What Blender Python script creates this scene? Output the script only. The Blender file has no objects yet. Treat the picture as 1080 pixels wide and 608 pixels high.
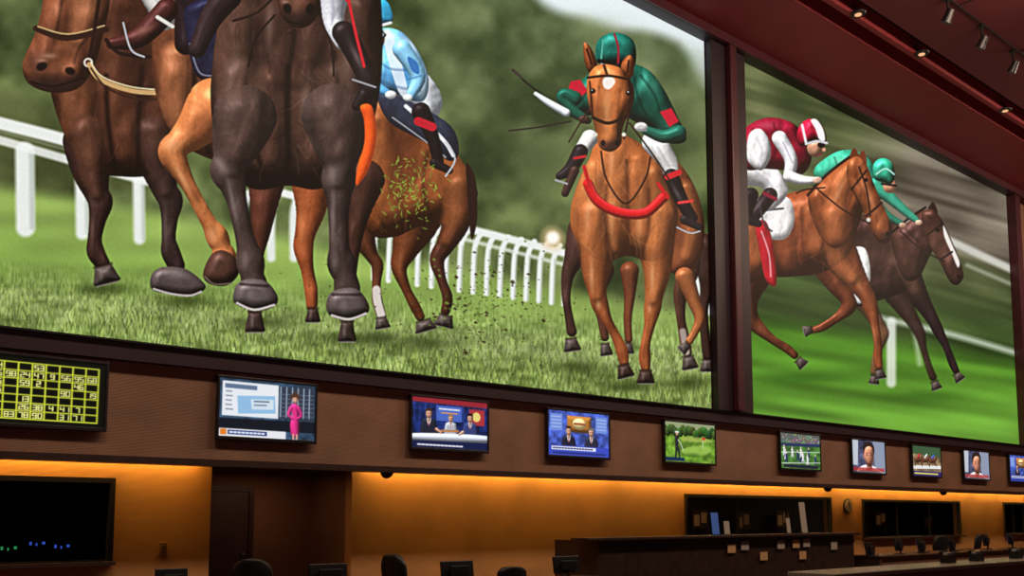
import bpy, bmesh, math
import numpy as np
from mathutils import Matrix, Vector
rng = np.random.default_rng(7)
scene = bpy.context.scene
scene.view_settings.view_transform = 'Standard'

# ------------------------------------------------------------------ camera
FPX=1000.0; PITCH=math.atan(0.1); TANA=1.182*math.cos(PITCH); AL=math.atan(TANA)
CAM=np.array([0.0,-12.3,1.6])
Fv=np.array([math.cos(AL)*math.cos(PITCH), math.sin(AL)*math.cos(PITCH), math.sin(PITCH)])
Rv=np.array([math.sin(AL),-math.cos(AL),0.0]); Uv=np.cross(Rv,Fv)
cd=bpy.data.cameras.new('camera'); cam=bpy.data.objects.new('camera',cd); scene.collection.objects.link(cam)
cd.sensor_width=36; cd.lens=FPX/1080*36; cd.shift_y=141/1080; cd.clip_end=300
M=Matrix(((Rv[0],Uv[0],-Fv[0],CAM[0]),(Rv[1],Uv[1],-Fv[1],CAM[1]),(Rv[2],Uv[2],-Fv[2],CAM[2]),(0,0,0,1)))
cam.matrix_world=M; scene.camera=cam
def ray(px,py): return Fv+Rv*((px-540)/FPX)-Uv*((py-445)/FPX)
def pw(px,py,Y=0.0):
    d=ray(px,py); t=(Y-CAM[1])/d[1]; p=CAM+d*t; return p[0],p[2]
def pz(px,py,Z):
    d=ray(px,py); t=(Z-CAM[2])/d[2]; p=CAM+d*t; return p[0],p[1]

# ------------------------------------------------------------------ materials
def lin(c):
    c=np.array(c,dtype=float)/255.0
    return np.where(c<=0.04045,c/12.92,((c+0.055)/1.055)**2.4)
def mat(name,col,rough=0.6,metal=0.0,noise=0.0,nscale=8,bump=0.0,rib=0.0,emit=0.0,spec=0.5):
    m=bpy.data.materials.new(name); m.use_nodes=True; nt=m.node_tree; b=nt.nodes['Principled BSDF']
    c=lin(col); b.inputs['Roughness'].default_value=rough; b.inputs['Metallic'].default_value=metal
    b.inputs['Specular IOR Level'].default_value=spec
    b.inputs['Base Color'].default_value=(*c,1)
    tc=nt.nodes.new('ShaderNodeTexCoord')
    if noise>0:
        n=nt.nodes.new('ShaderNodeTexNoise'); n.inputs['Scale'].default_value=nscale; n.inputs['Detail'].default_value=6
        nt.links.new(tc.outputs['Object'],n.inputs['Vector'])
        r=nt.nodes.new('ShaderNodeValToRGB'); r.color_ramp.elements[0].position=0.3; r.color_ramp.elements[1].position=0.7
        r.color_ramp.elements[0].color=(*(c*(1-noise)),1); r.color_ramp.elements[1].color=(*np.minimum(c*(1+noise),1),1)
        nt.links.new(n.outputs['Fac'],r.inputs['Fac']); nt.links.new(r.outputs['Color'],b.inputs['Base Color'])
        if bump>0:
            bp=nt.nodes.new('ShaderNodeBump'); bp.inputs['Strength'].default_value=bump; bp.inputs['Distance'].default_value=0.02
            nt.links.new(n.outputs['Fac'],bp.inputs['Height']); nt.links.new(bp.outputs['Normal'],b.inputs['Normal'])
    if rib>0:
        w=nt.nodes.new('ShaderNodeTexWave'); w.bands_direction='Z'; w.inputs['Scale'].default_value=rib; w.inputs['Distortion'].default_value=0.6
        nt.links.new(tc.outputs['Object'],w.inputs['Vector'])
        bp=nt.nodes.new('ShaderNodeBump'); bp.inputs['Strength'].default_value=0.35; bp.inputs['Distance'].default_value=0.01
        nt.links.new(w.outputs['Fac'],bp.inputs['Height']); nt.links.new(bp.outputs['Normal'],b.inputs['Normal'])
    if emit>0:
        b.inputs['Emission Color'].default_value=(*c,1); b.inputs['Emission Strength'].default_value=emit
    return m
def picmat(name,strength=1.0):
    m=bpy.data.materials.new(name); m.use_nodes=True; nt=m.node_tree; b=nt.nodes['Principled BSDF']
    a=nt.nodes.new('ShaderNodeAttribute'); a.attribute_name='pic'
    b.inputs['Base Color'].default_value=(0.004,0.004,0.004,1); b.inputs['Roughness'].default_value=0.5; b.inputs['Specular IOR Level'].default_value=0.1
    nt.links.new(a.outputs['Color'],b.inputs['Emission Color']); b.inputs['Emission Strength'].default_value=strength
    return m
M_pic=picmat('display_picture',1.0); M_tv=picmat('tv_picture',1.05)
M_frame=mat('dark_frame',(36,18,28),0.5,noise=0.15,nscale=3)
M_frameR=mat('maroon_frame',(70,22,32),0.45,noise=0.15,nscale=2)
M_fascia=mat('ribbed_brown_panel',(134,96,72),0.6,noise=0.18,nscale=1.5,rib=18)
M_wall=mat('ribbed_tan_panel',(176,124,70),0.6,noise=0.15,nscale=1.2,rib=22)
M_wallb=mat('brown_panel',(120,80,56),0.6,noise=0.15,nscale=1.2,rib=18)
M_trim=mat('dark_wood_trim',(52,32,26),0.45,noise=0.25,nscale=5)
M_ceil=mat('maroon_ceiling',(98,36,44),0.7,noise=0.12,nscale=1)
M_ceilR=mat('red_soffit',(132,38,44),0.6,noise=0.10,nscale=1)
M_groove=mat('dark_groove',(20,9,12),0.8,noise=0.1,nscale=3)
M_floor=mat('patterned_carpet',(70,34,30),0.9,noise=0.5,nscale=2.5,bump=0.2)
M_black=mat('black_plastic',(18,18,20),0.4,noise=0.1,nscale=20)
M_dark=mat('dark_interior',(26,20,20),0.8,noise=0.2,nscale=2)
M_door=mat('dark_door',(60,38,30),0.5,noise=0.2,nscale=4)
M_desk=mat('espresso_desk',(52,36,30),0.35,noise=0.25,nscale=6)
M_stone=mat('granite_top',(150,136,124),0.25,noise=0.4,nscale=60)
M_leather=mat('black_leather',(24,22,24),0.45,noise=0.2,nscale=30,bump=0.2)
M_chrome=mat('brushed_metal',(150,150,155),0.3,metal=0.9,noise=0.05,nscale=30)
M_paper=mat('white_card',(170,160,148),0.7,noise=0.08,nscale=20)
M_orng=mat('tan_card',(200,160,110),0.7,noise=0.1,nscale=30)
M_blueg=mat('blue_screen',(60,90,150),0.4,noise=0.5,nscale=30,emit=0.35)
M_led=mat('blue_led',(50,80,190),0.4,noise=0.5,nscale=30,emit=0.9)
M_greeng=mat('green_led',(60,180,110),0.4,noise=0.3,nscale=30,emit=0.5)
M_lamp=mat('lamp_lens',(255,200,150),0.4,noise=0.02,emit=0.7)

# ------------------------------------------------------------------ mesh helpers
def empty(name):
    o=bpy.data.objects.new(name,None); o.empty_display_size=0.1; scene.collection.objects.link(o); return o
def bbox_into(bm,x0,x1,y0,y1,z0,z1):
    vs=[bm.verts.new((x,y,z)) for x in (x0,x1) for y in (y0,y1) for z in (z0,z1)]
    for f in ((0,1,3,2),(4,6,7,5),(0,4,5,1),(2,3,7,6),(0,2,6,4),(1,5,7,3)):
        bm.faces.new([vs[i] for i in f])
def fin(bm,name,m,parent=None,loc=None,rot=None,bev=0,smooth=False):
    bmesh.ops.recalc_face_normals(bm,faces=bm.faces)
    me=bpy.data.meshes.new(name); bm.to_mesh(me); bm.free(); me.materials.append(m)
    o=bpy.data.objects.new(name,me); scene.collection.objects.link(o)
    if parent is not None: o.parent=parent
    if loc is not None: o.location=loc
    if rot is not None: o.rotation_euler=rot
    if bev>0:
        b=o.modifiers.new('b','BEVEL'); b.width=bev; b.segments=2; b.limit_method='ANGLE'
    if smooth:
        for p in me.polygons: p.use_smooth=True
    return o
def boxes(name,lst,m,parent=None,bev=0,loc=None,rot=None):
    bm=bmesh.new()
    for b in lst: bbox_into(bm,*b)
    return fin(bm,name,m,parent,loc,rot,bev)
def cyl(name,c,r1,r2,h,m,parent=None,seg=24,axis='Z',rot=None):
    bm=bmesh.new(); bmesh.ops.create_cone(bm,cap_ends=True,segments=seg,radius1=r1,radius2=r2,depth=h)
    if axis=='Y': bmesh.ops.rotate(bm,matrix=Matrix.Rotation(math.pi/2,3,'X'),verts=bm.verts)
    if axis=='X': bmesh.ops.rotate(bm,matrix=Matrix.Rotation(math.pi/2,3,'Y'),verts=bm.verts)
    return fin(bm,name,m,parent,c,rot,smooth=False)

# ------------------------------------------------------------------ picture painter
def spline(P,n=6,closed=True):
    P=np.array(P,dtype=np.float32); N=len(P); out=[]
    rngi=range(N) if closed else range(N-1)
    for i in rngi:
        if closed: a,b,c,d=P[(i-1)%N],P[i],P[(i+1)%N],P[(i+2)%N]
        else: a,b,c,d=P[max(i-1,0)],P[i],P[i+1],P[min(i+2,N-1)]
        for k in range(n):
            t=k/n
            out.append(0.5*((2*b)+(-a+c)*t+(2*a-5*b+4*c-d)*t*t+(-a+3*b-3*c+d)*t**3))
    if not closed: out.append(P[-1])
    return np.array(out,dtype=np.float32)
def blur(a,r):
    r=int(round(r))
    if r<1: return a
    for ax in (0,1):
        for _ in range(2):
            p=np.concatenate([np.repeat(np.take(a,[0],ax),r+1,ax),a,np.repeat(np.take(a,[-1],ax),r,ax)],ax)
            c=np.cumsum(p,axis=ax,dtype=np.float64)
            n=a.shape[ax]
            a=((np.take(c,np.arange(2*r+1,2*r+1+n),ax)-np.take(c,np.arange(0,n),ax))/(2*r+1)).astype(np.float32)
    return a
L3=np.array((-.40,-.72,.57)); H3=L3+np.array((0,0,1.0)); H3=H3/np.linalg.norm(H3)
class Canvas:
    def __init__(s,x0,y0,x1,y1,S):
        s.x0,s.y0,s.S=x0,y0,S; s.W=int((x1-x0)*S); s.H=int((y1-y0)*S)
        s.a=np.zeros((s.H,s.W,3),np.float32)
        s.X=(x0+(np.arange(s.W)+.5)/S).astype(np.float32); s.Y=(y0+(np.arange(s.H)+.5)/S).astype(np.float32)
        s.bx=s.by=None; s.spec=.55
    def bumps(s,scale=1.0):
        f=(s.noise(19*scale,30*scale)*12+s.noise(9*scale,15*scale)*4.2+s.noise(3.6*scale,7*scale)*.62+s.noise(1.3*scale,2.6*scale)*.10)*scale
        f=blur(f,1); gy,gx=np.gradient(f); s.bx=gx*s.S; s.by=gy*s.S; s.fine=s.noise(1.2,2.4)
    def noise(s,cx,cy,slope=0.0):
        w=int(s.W/s.S/cx)+4; h=int((s.H/s.S+abs(slope)*s.W/s.S)/cy)+4
        g=rng.random((h,w)).astype(np.float32)
        yy,xx=np.meshgrid(s.Y-s.y0,s.X-s.x0,indexing='ij')
        v=(yy-slope*xx+max(slope,0)*(s.W/s.S))/cy; u=xx/cx
        u=np.clip(u,0,w-2.01); v=np.clip(v,0,h-2.01)
        i=u.astype(int); j=v.astype(int); fu=u-i; fv=v-j
        fu=fu*fu*(3-2*fu); fv=fv*fv*(3-2*fv)
        return (g[j,i]*(1-fu)+g[j,i+1]*fu)*(1-fv)+(g[j+1,i]*(1-fu)+g[j+1,i+1]*fu)*fv
    def sl(s,bx0,by0,bx1,by1):
        i0=max(0,int((bx0-s.x0)*s.S)); i1=min(s.W,int((bx1-s.x0)*s.S)+1)
        j0=max(0,int((by0-s.y0)*s.S)); j1=min(s.H,int((by1-s.y0)*s.S)+1)
        return (slice(j0,max(j1,j0)),slice(i0,max(i1,i0)))
    def grid(s,q): return np.meshgrid(s.X[q[1]],s.Y[q[0]])
    def comp(s,q,d,col,soft=0.9,r=10,k=0.0,alpha=1.0,col2=None,mott=0.0,clip=None,spec=None,bump=1.0,gb=2):
        m=np.clip(d/soft+.5,0,1)*alpha
        if clip is not None: m=m*clip[q]
        c=np.array(col,np.float32)/255
        C=np.broadcast_to(c,m.shape+(3,)).copy()
        if k>0 and min(m.shape)>2:
            gy,gx=np.gradient(d); gy=blur(gy*s.S,gb*s.S); gx=blur(gx*s.S,gb*s.S)
            t=np.clip(d/r,0,1); am=(1-t)
            nx=-gx*am; ny=-gy*am
            if s.bx is not None and bump>0:
                nx=nx-s.bx[q]*.42*bump; ny=ny-s.by[q]*.42*bump
            nz=np.sqrt(np.clip(1-np.minimum(nx*nx+ny*ny,.98),.02,1)); l=np.sqrt(nx*nx+ny*ny+nz*nz); nx/=l; ny/=l; nz/=l
            df=np.clip(nx*L3[0]+ny*L3[1]+nz*L3[2],0,1)/L3[2]
            kk=min(1.0,k*1.5)
            sh=(1-kk)+kk*(.30+.70*df)
            hh=np.clip(nx*H3[0]+ny*H3[1]+nz*H3[2],0,1); sp=.55*hh**14+.6*hh**50
            ks=(s.spec if spec is None else spec)*kk
            C=C*sh[...,None]
            if s.bx is not None: C=C*(.95+.10*s.fine[q])[...,None]
            C=C+(ks*sp)[...,None]*(np.array((.60,.60,.64),np.float32)*.5+c*.7)
        s.a[q]=s.a[q]*(1-m[...,None])+np.clip(C,0,1)*m[...,None]
        f=np.zeros((s.H,s.W),np.float32); f[q]=np.clip(d/soft+.5,0,1); return f
    def poly(s,P,col,sm=True,**kw):
        P=spline(P) if sm else np.array(P,np.float32)
        pad=kw.get('soft',1)+1
        q=s.sl(P[:,0].min()-pad,P[:,1].min()-pad,P[:,0].max()+pad,P[:,1].max()+pad)
        X,Y=s.grid(q)
        if X.size==0: return None
        d2=np.full(X.shape,1e9,np.float32); ins=np.zeros(X.shape,bool)
        for i in range(len(P)):
            ax,ay=P[i]; bx,by=P[(i+1)%len(P)]
            ex,ey=bx-ax,by-ay; l=ex*ex+ey*ey
            if l<1e-9: continue
            h=np.clip(((X-ax)*ex+(Y-ay)*ey)/l,0,1)
            d2=np.minimum(d2,(X-ax-ex*h)**2+(Y-ay-ey*h)**2)
            if ay!=by:
                c=((ay>Y)!=(by>Y))&(X<ex*(Y-ay)/ey+ax); ins^=c
        d=np.where(ins,1,-1)*np.sqrt(d2)
        return s.comp(q,d,col,**kw)
    def limb(s,P,col,sm=True,**kw):   # P: (x,y,r)
        P=spline(P,5,False) if sm and len(P)>2 else np.array(P,np.float32)
        pad=kw.get('soft',1)+1; R=P[:,2].max()
        q=s.sl(P[:,0].min()-pad-R,P[:,1].min()-pad-R,P[:,0].max()+pad+R,P[:,1].max()+pad+R)
        X,Y=s.grid(q)
        if X.size==0: return None
        d=np.full(X.shape,-1e9,np.float32); rr=np.full(X.shape,1.0,np.float32)
        for i in range(len(P)-1):
            ax,ay,ar=P[i]; bx,by,br=P[i+1]; ex,ey=bx-ax,by-ay; l=max(ex*ex+ey*ey,1e-6)
            h=np.clip(((X-ax)*ex+(Y-ay)*ey)/l,0,1)
            rad=ar+(br-ar)*h; dn=rad-np.hypot(X-ax-ex*h,Y-ay-ey*h)
            w=dn>d; d=np.where(w,dn,d); rr=np.where(w,rad,rr)
        if 'r' not in kw: kw['r']=np.maximum(rr*.95,1.5)
        kw.setdefault('k',0.5); kw.setdefault('gb',min(2,R*.18)); kw.setdefault('bump',min(1.0,R/26))
        return s.comp(q,d,col,**kw)
    def line(s,P,w,col,**kw):
        kw.setdefault('k',0.0)
        return s.limb([(x,y,w/2) for x,y in P],col,**kw)
    def ell(s,x,y,rx,ry,col,ang=0,n=20,**kw):
        a=math.radians(ang); P=[]
        for i in range(n):
            t=2*math.pi*i/n; u,v=rx*math.cos(t),ry*math.sin(t)
            P.append((x+u*math.cos(a)-v*math.sin(a),y+u*math.sin(a)+v*math.cos(a)))
        return s.poly(P,col,sm=False,**kw)
    def blob(s,x,y,rx,ry,col,alpha=.5,ang=0,clip=None):
        R=max(rx,ry)*2.2; q=s.sl(x-R,y-R,x+R,y+R); X,Y=s.grid(q)
        if X.size==0: return
        a=math.radians(ang); u=(X-x)*math.cos(a)+(Y-y)*math.sin(a); v=-(X-x)*math.sin(a)+(Y-y)*math.cos(a)
        m=np.exp(-(u/rx)**2-(v/ry)**2)*alpha
        if clip is not None: m=m*clip[q]
        s.a[q]=s.a[q]*(1-m[...,None])+np.array(col,np.float32)/255*m[...,None]
    def mus(s,P,col,alpha=.55,clip=None,soft=8,**kw): s.limb(P,col,alpha=alpha,clip=clip,soft=soft,**kw)
    def crease(s,P,clip=None,alpha=.5,w=3,c=(20,11,9),soft=3.5): s.line(P,w,c,soft=soft,alpha=alpha,clip=clip)
    def veins(s,clip,x0,y0,x1,y1,n,c,alpha=.22):
        for _ in range(n):
            x,y=rng.uniform(x0,x1),rng.uniform(y0,y1); P=[(x,y)]; a=rng.uniform(.9,2.2)
            for _ in range(3):
                a+=rng.uniform(-.5,.5); l=rng.uniform(5,10); x+=l*math.cos(a); y+=l*math.sin(a); P.append((x,y))
            s.line(P,1.2,c,soft=1.8,alpha=alpha*.8,clip=clip)
    def hoof(s,x,y,w,h,c=(74,64,60),t=0):
        P=[(-.30,-.5),(.30,-.5),(.40,0),(.5,.40),(.38,.5),(-.38,.5),(-.5,.40),(-.40,0)]; a=math.radians(t)
        Q=[(x+u*w*math.cos(a)-v*h*math.sin(a),y+u*w*math.sin(a)+v*h*math.cos(a)) for u,v in P]
        f=s.poly(Q,c,sm=False,k=.6,r=w*.4,bump=.2,spec=.3)
        s.line([Q[0],Q[1]],max(2,h*.16),(40,30,28),soft=2,alpha=.6); s.line([Q[4],Q[5]],max(1.2,h*.08),(140,132,126),soft=1.4,alpha=.7)
        s.blob(x-w*.14,y,w*.08,h*.3,(150,138,130),.4,clip=f)
    def finish(s,amt=.55,grain=.02):
        s.a=np.clip(s.a+amt*(s.a-np.stack([blur(s.a[...,i],1.6*s.S) for i in range(3)],-1)),0,1)
        s.a=np.clip((s.a-.5)*1.08+.49,0,1)
        g=rng.normal(0,grain,s.a.shape[:2]).astype(np.float32)[...,None]; s.a=np.clip(s.a+g,0,1)
    def sample(s,x,y):
        u=np.clip((x-s.x0)*s.S-.5,0,s.W-1.01); v=np.clip((y-s.y0)*s.S-.5,0,s.H-1.01)
        i=u.astype(int); j=v.astype(int); fu=(u-i)[...,None]; fv=(v-j)[...,None]; a=s.a
        return (a[j,i]*(1-fu)+a[j,i+1]*fu)*(1-fv)+(a[j+1,i]*(1-fu)+a[j+1,i+1]*fu)*fv
def col(*c): return np.array(c,np.float32)/255

# =================================================== artwork of the race picture 1
C=Canvas(-70,-370,765,450,1.7)
YY,XX=np.meshgrid(C.Y,C.X,indexing='ij')
n1=C.noise(80,60); n2=C.noise(30,26); n3=C.noise(13,12); n4=C.noise(6,6)
nn=np.clip(.46+(n1-.5)*1.1+(n2-.5)*.8+(n3-.5)*.45+(n4-.5)*.2,0,1)[...,None]
tree=col(48,60,32)*(1-nn)+col(128,140,88)*nn
mid=np.clip((XX-400)/120,0,1)[...,None]*np.clip((190-YY)/120,0,1)[...,None]
tree=tree*(1-mid*.6)+(col(78,92,62)*(1-nn)+col(144,152,118)*nn)*mid*.6
C.a[:]=tree
C.poly([(545,-60),(562,-8),(586,12),(616,20),(650,30),(684,34),(716,46),(765,76),(765,-370),(-70,-370),(-70,-345),(200,-240),(420,-150)],(228,236,238),soft=12)
for x,y,rx,ry in ((700,62,46,12),(610,26,40,10),(740,84,24,16),(660,50,40,12)): C.blob(x,y,rx,ry,(112,128,92),.45)
for x,y,rx,ry,a in ((560,170,60,40,.6),(440,30,50,60,.35),(520,90,40,50,.3),(40,40,40,70,.35),(720,150,30,60,.45)): C.blob(x,y,rx,ry,(52,64,38),a)
fl=186+0.19*XX
t=np.clip((YY-fl)/16,0,1)[...,None]
g=np.clip((YY-fl)/150,0,1)[...,None]
nf=C.noise(60,14)[...,None]
grass=(col(152,176,96)*(1-g)+col(116,150,66)*g)*(0.88+.22*nf)
C.a=C.a*(1-t)+grass*t
C.poly([(-70,84),(60,112),(170,134),(170,200),(-70,186)],(84,88,54),soft=18,alpha=.6)
C.a=np.stack([blur(C.a[...,i],2.2*C.S) for i in range(3)],-1)
def rail(P,w,a=.95,c=(236,238,236)): C.line(P,w,c,soft=3.0,alpha=a)
for x,y0,y1,w in ((26,160,240,20),(86,180,246,14),(146,192,252,12)):
    C.line([(x,y0),(x+1,y1)],w,(228,230,226),soft=4.5)
    C.line([(x+w*.35,y0),(x+w*.35+1,y1)],w*.25,(168,176,168),soft=4,alpha=.6)
rail([(-70,112),(0,130),(70,148),(165,176)],13); rail([(-70,130),(0,148),(70,168),(165,194)],9,.85); rail([(-70,121),(0,139),(70,158),(165,185)],2,.6,(150,158,140))
for x in (262,292,316): C.line([(x,205),(x-6,225),(x-6,272)],9,(222,226,220),soft=4)
rail([(270,196),(330,212),(395,228)],8)
rail([(385,214),(480,238),(560,258),(606,270)],8)
rail([(385,226),(480,250),(606,282)],4,.7)
x=396
while x<604:
    yb=246+(x-396)*.155
    C.line([(x+7,yb-16),(x,yb),(x-2,yb+48-(x-396)*.02)],5.6,(228,232,228),soft=2.4)
    C.line([(x+2,yb),(x,yb+46)],1.6,(150,160,140),soft=2,alpha=.6)
    x+=15.5-(x-396)*.012
for x in (736,748): C.line([(x,250),(x,330)],6,(215,220,212),soft=4)
C.ell(583,252,11,11,(232,200,156),soft=10,alpha=.8); C.ell(583,251,6.5,6.5,(250,246,238),soft=5)
near=np.clip((YY-(268+0.085*XX))/42,0,1)[...,None]
b1=C.noise(1.5,6)[...,None]; b2=C.noise(8,4)[...,None]; b3=C.noise(40,9)[...,None]; b4=C.noise(18,14)[...,None]
gr=(col(94,114,54)*(1-b1)+col(176,190,126)*b1)*(0.60+.28*b2+.22*b3+.28*b4)
C.a=C.a*(1-near*.9)+gr*near*.9
pale=np.clip(1-np.abs(YY-(318+0.1*XX))/20,0,1)[...,None]*.34
C.a=C.a*(1-pale)+col(184,192,142)*pale
def blades(n,ylo,yhi,h0,h1,w,alpha):
    for _ in range(n):
        px=rng.uniform(-60,755); py=rng.uniform(ylo,yhi)+px*.115
        cc=rng.uniform(.55,1.4); C.line([(px,py),(px+rng.uniform(-4,4),py-rng.uniform(h0,h1))],w,tuple(np.clip(np.array((132,150,80))*cc,0,255)),alpha=alpha,sm=False,soft=.8)
blades(1500,296,322,3,7,.9,.6); blades(1600,318,348,6,12,1.2,.65)
for _ in range(60):
    px=rng.uniform(0,750); py=rng.uniform(312,345)+px*.115; C.blob(px,py,rng.uniform(5,13),rng.uniform(2,4),(70,86,38),.45)
for x,y,rx in ((110,305,30),(195,318,34),(275,340,40),(368,358,34),(400,356,20),(450,362,34),(610,388,30),(660,408,34),(728,404,24)):
    C.blob(x,y,rx,7,(50,60,26),.65)
C.bumps(1.0)
HF=C.hoof
# ---- horse D (behind, ridden in light blue)
C.limb([(378,228,18),(384,252,12),(392,270,7),(398,280,6.5),(397,300,4.6),(398,318,5.5),(402,332,5)],(88,50,32)); C.line([(397,306),(398,318),(402,332)],9,(210,200,192),soft=2); HF(403,341,17,12,t=-10)
C.limb([(480,206,24),(480,236,15),(470,258,10),(461,274,8),(466,296,5),(472,314,5.5),(470,328,5)],(74,42,30)); HF(469,339,22,13,t=14)
C.limb([(440,230,26),(428,262,14),(421,282,8.5),(428,304,5),(437,322,5.5),(443,334,5)],(100,56,32)); HF(448,344,24,12,t=-16)
dbody=[(372,120),(395,92),(430,98),(462,140),(486,168),(499,194),(499,220),(486,240),(464,236),(440,240),(416,250),(390,246),(372,200)]
f=C.poly(dbody,(128,72,38),k=.6,r=30)
C.mus([(470,160,18),(486,200,16),(478,240,13)],(166,100,56),.6,f); C.mus([(400,130,16),(404,180,20),(410,220,14)],(146,86,48),.5,f); C.mus([(484,196,15),(482,232,12),(472,254,8)],(110,64,38),.8,None,6)
C.blob(425,150,16,34,(60,30,20),.5,clip=f); C.blob(440,246,40,7,(42,22,16),.6,clip=f); C.crease([(452,160),(446,196),(456,232)],f,.4); C.veins(f,390,130,490,230,10,(190,130,84))
C.poly([(492,172),(502,192),(503,232),(497,252),(493,205)],(46,26,20))
# ---- jockey light blue
C.limb([(430,84,20),(452,108,15),(440,126,10)],(222,226,232))
C.poly([(402,96),(470,128),(484,158),(474,170),(452,152),(410,128)],(48,54,70),k=.4); C.line([(428,112),(466,146),(478,164)],4,(226,228,232)); C.line([(414,124),(450,150),(470,166)],1.5,(150,150,160))
C.limb([(444,118,10),(456,144,7),(462,170,6)],(30,24,26)); C.line([(441,128),(456,134)],9,(190,36,52)); C.limb([(458,172,5),(474,180,4)],(30,26,28)); C.line([(470,150),(480,168),(470,186)],1.8,(180,184,190))
jt=C.poly([(384,46),(402,30),(424,34),(442,56),(452,84),(447,106),(428,104),(404,92),(386,74)],(112,178,220),k=.6,r=14)
C.blob(430,50,12,8,(240,246,252),.9,clip=jt,ang=40); C.blob(420,80,14,7,(40,110,170),.7,clip=jt); C.blob(444,86,6,16,(236,244,250),.8,clip=jt); C.poly([(404,40),(414,36),(430,96),(420,96)],(238,242,248),clip=jt,alpha=.8)
for P in ([(396,60),(410,72),(430,74)],[(432,60),(438,82),(434,100)],[(400,84),(420,92),(444,96)]): C.crease(P,jt,.5,2,(40,84,130),2.5)
C.limb([(424,52,10),(441,80,8),(434,99,5.5)],(138,198,232)); C.poly([(430,60),(440,66),(442,78),(434,74)],(40,100,170),alpha=.8); C.crease([(430,84),(444,80)],None,.5,1.6,(40,84,130),2)
C.limb([(390,60,8),(389,84,7),(408,98,4.5)],(92,162,210)); C.ell(412,100,6,4.5,(240,242,244),k=.4,r=4); C.ell(430,103,5,4,(240,242,244),k=.4,r=4)
C.ell(394,40,12,15,(196,134,104),k=.6,r=11); C.ell(397,37,10.5,4,(36,34,40)); C.ell(392,36.5,3.2,2.4,(150,160,170)); C.ell(402,36.5,3,2.4,(150,160,170)); C.ell(398,44,2.2,3,(168,104,84)); C.line([(391,50),(400,50)],1.8,(120,60,56)); C.blob(386,44,4,8,(120,74,60),.5)
C.poly([(372,24),(374,8),(384,-2),(398,-4),(410,4),(414,22),(402,28),(388,28)],(66,176,218),k=.6,r=12); C.line([(374,24),(390,29),(412,24)],3,(226,236,240)); C.line([(392,-3),(398,12),(400,26)],3,(232,240,244))
# ---- horse A (far left)
C.limb([(94,150,28),(96,180,20),(102,204,13),(106,214,13),(103,232,9),(100,252,7.5),(101,266,9.5),(108,278,8)],(58,38,34)); C.blob(98,208,5,9,(130,102,90),.6); C.blob(97,240,2.5,18,(120,96,86),.5); HF(111,290,30,20,t=-14)
C.limb([(158,140,28),(166,172,20),(174,200,13.5),(180,212,13),(179,230,9),(178,252,7.5),(180,266,10),(186,280,9)],(54,40,38)); C.blob(172,204,5,10,(126,104,96),.6); C.blob(174,238,2.5,18,(116,98,90),.5)
C.poly([(160,290),(172,282),(196,284),(216,300),(213,308),(200,313),(176,310),(160,305)],(76,66,64),k=.6,r=10,bump=.2); C.line([(162,305),(180,310),(200,312),(212,308)],2.2,(176,168,162)); C.blob(186,291,12,4,(140,130,126),.5)
ab=C.poly([(60,-120),(120,-140),(190,-90),(205,0),(205,100),(190,160),(160,184),(124,186),(94,180),(72,150),(56,108),(48,60),(52,0)],(82,48,34),k=.6,r=38)
C.mus([(86,80,18),(84,130,22),(96,170,14)],(116,72,48),.6,ab); C.mus([(130,60,22),(128,120,22),(134,160,16)],(92,56,40),.6,ab); C.mus([(92,140,18),(96,180,15),(102,204,9)],(84,54,42),.8,None,7); C.mus([(160,140,18),(166,176,14),(174,202,9)],(70,48,42),.8,None,7)
C.crease([(112,80),(114,130),(122,182)],ab,.7,5); C.crease([(150,70),(146,130),(146,180)],ab,.5,5); C.blob(150,60,16,50,(38,22,18),.6,clip=ab); C.blob(132,186,18,10,(26,16,12),.7,clip=ab); C.veins(ab,70,80,180,180,14,(150,104,76))
hd=C.poly([(24,66),(36,38),(44,8),(50,-40),(62,-88),(84,-104),(106,-90),(114,-40),(116,0),(108,40),(98,72),(84,92),(62,98),(40,94),(27,84)],(112,66,44),k=.6,r=22)
C.mus([(92,-60,14),(92,0,16),(84,40,10)],(150,98,68),.6,hd); C.crease([(70,-40),(64,10),(58,40)],hd,.5); C.crease([(100,30),(84,50),(78,66)],hd,.5,2)
C.blob(60,88,28,9,(52,34,32),.75,clip=hd); C.blob(36,66,10,14,(56,38,34),.5,clip=hd)
C.ell(44,70,6,4.5,(20,10,10),ang=-25,soft=2); C.ell(74,75,5.5,4,(26,14,14),ang=20,soft=2); C.line([(32,86),(56,91),(88,82)],1.8,(24,12,12)); C.blob(52,59,7,3,(206,170,150),.5); C.blob(44,64,6,2,(190,150,130),.5)
C.line([(38,30),(70,40),(112,31)],6.5,(54,30,24)); C.line([(40,28),(72,36),(110,27)],1.4,(196,168,120)); C.line([(94,62),(100,30),(106,-20),(104,-70)],4,(44,24,20)); C.ell(93,66,5,5,(205,195,180)); C.ell(93,66,3,3,(80,50,36)); C.ell(100,-52,6,5,(18,10,10)); C.ell(62,-50,4,5,(18,10,10))
C.line([(94,68),(106,84),(140,96),(176,98)],5,(196,160,110)); C.line([(96,66),(108,81),(140,92),(176,95)],1.4,(240,216,170)); C.line([(96,72),(112,92),(142,104),(176,104)],2,(60,36,28))
C.poly([(60,-92),(56,-118),(70,-100)],(96,54,36)); C.poly([(96,-92),(106,-120),(108,-88)],(96,54,36))
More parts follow.
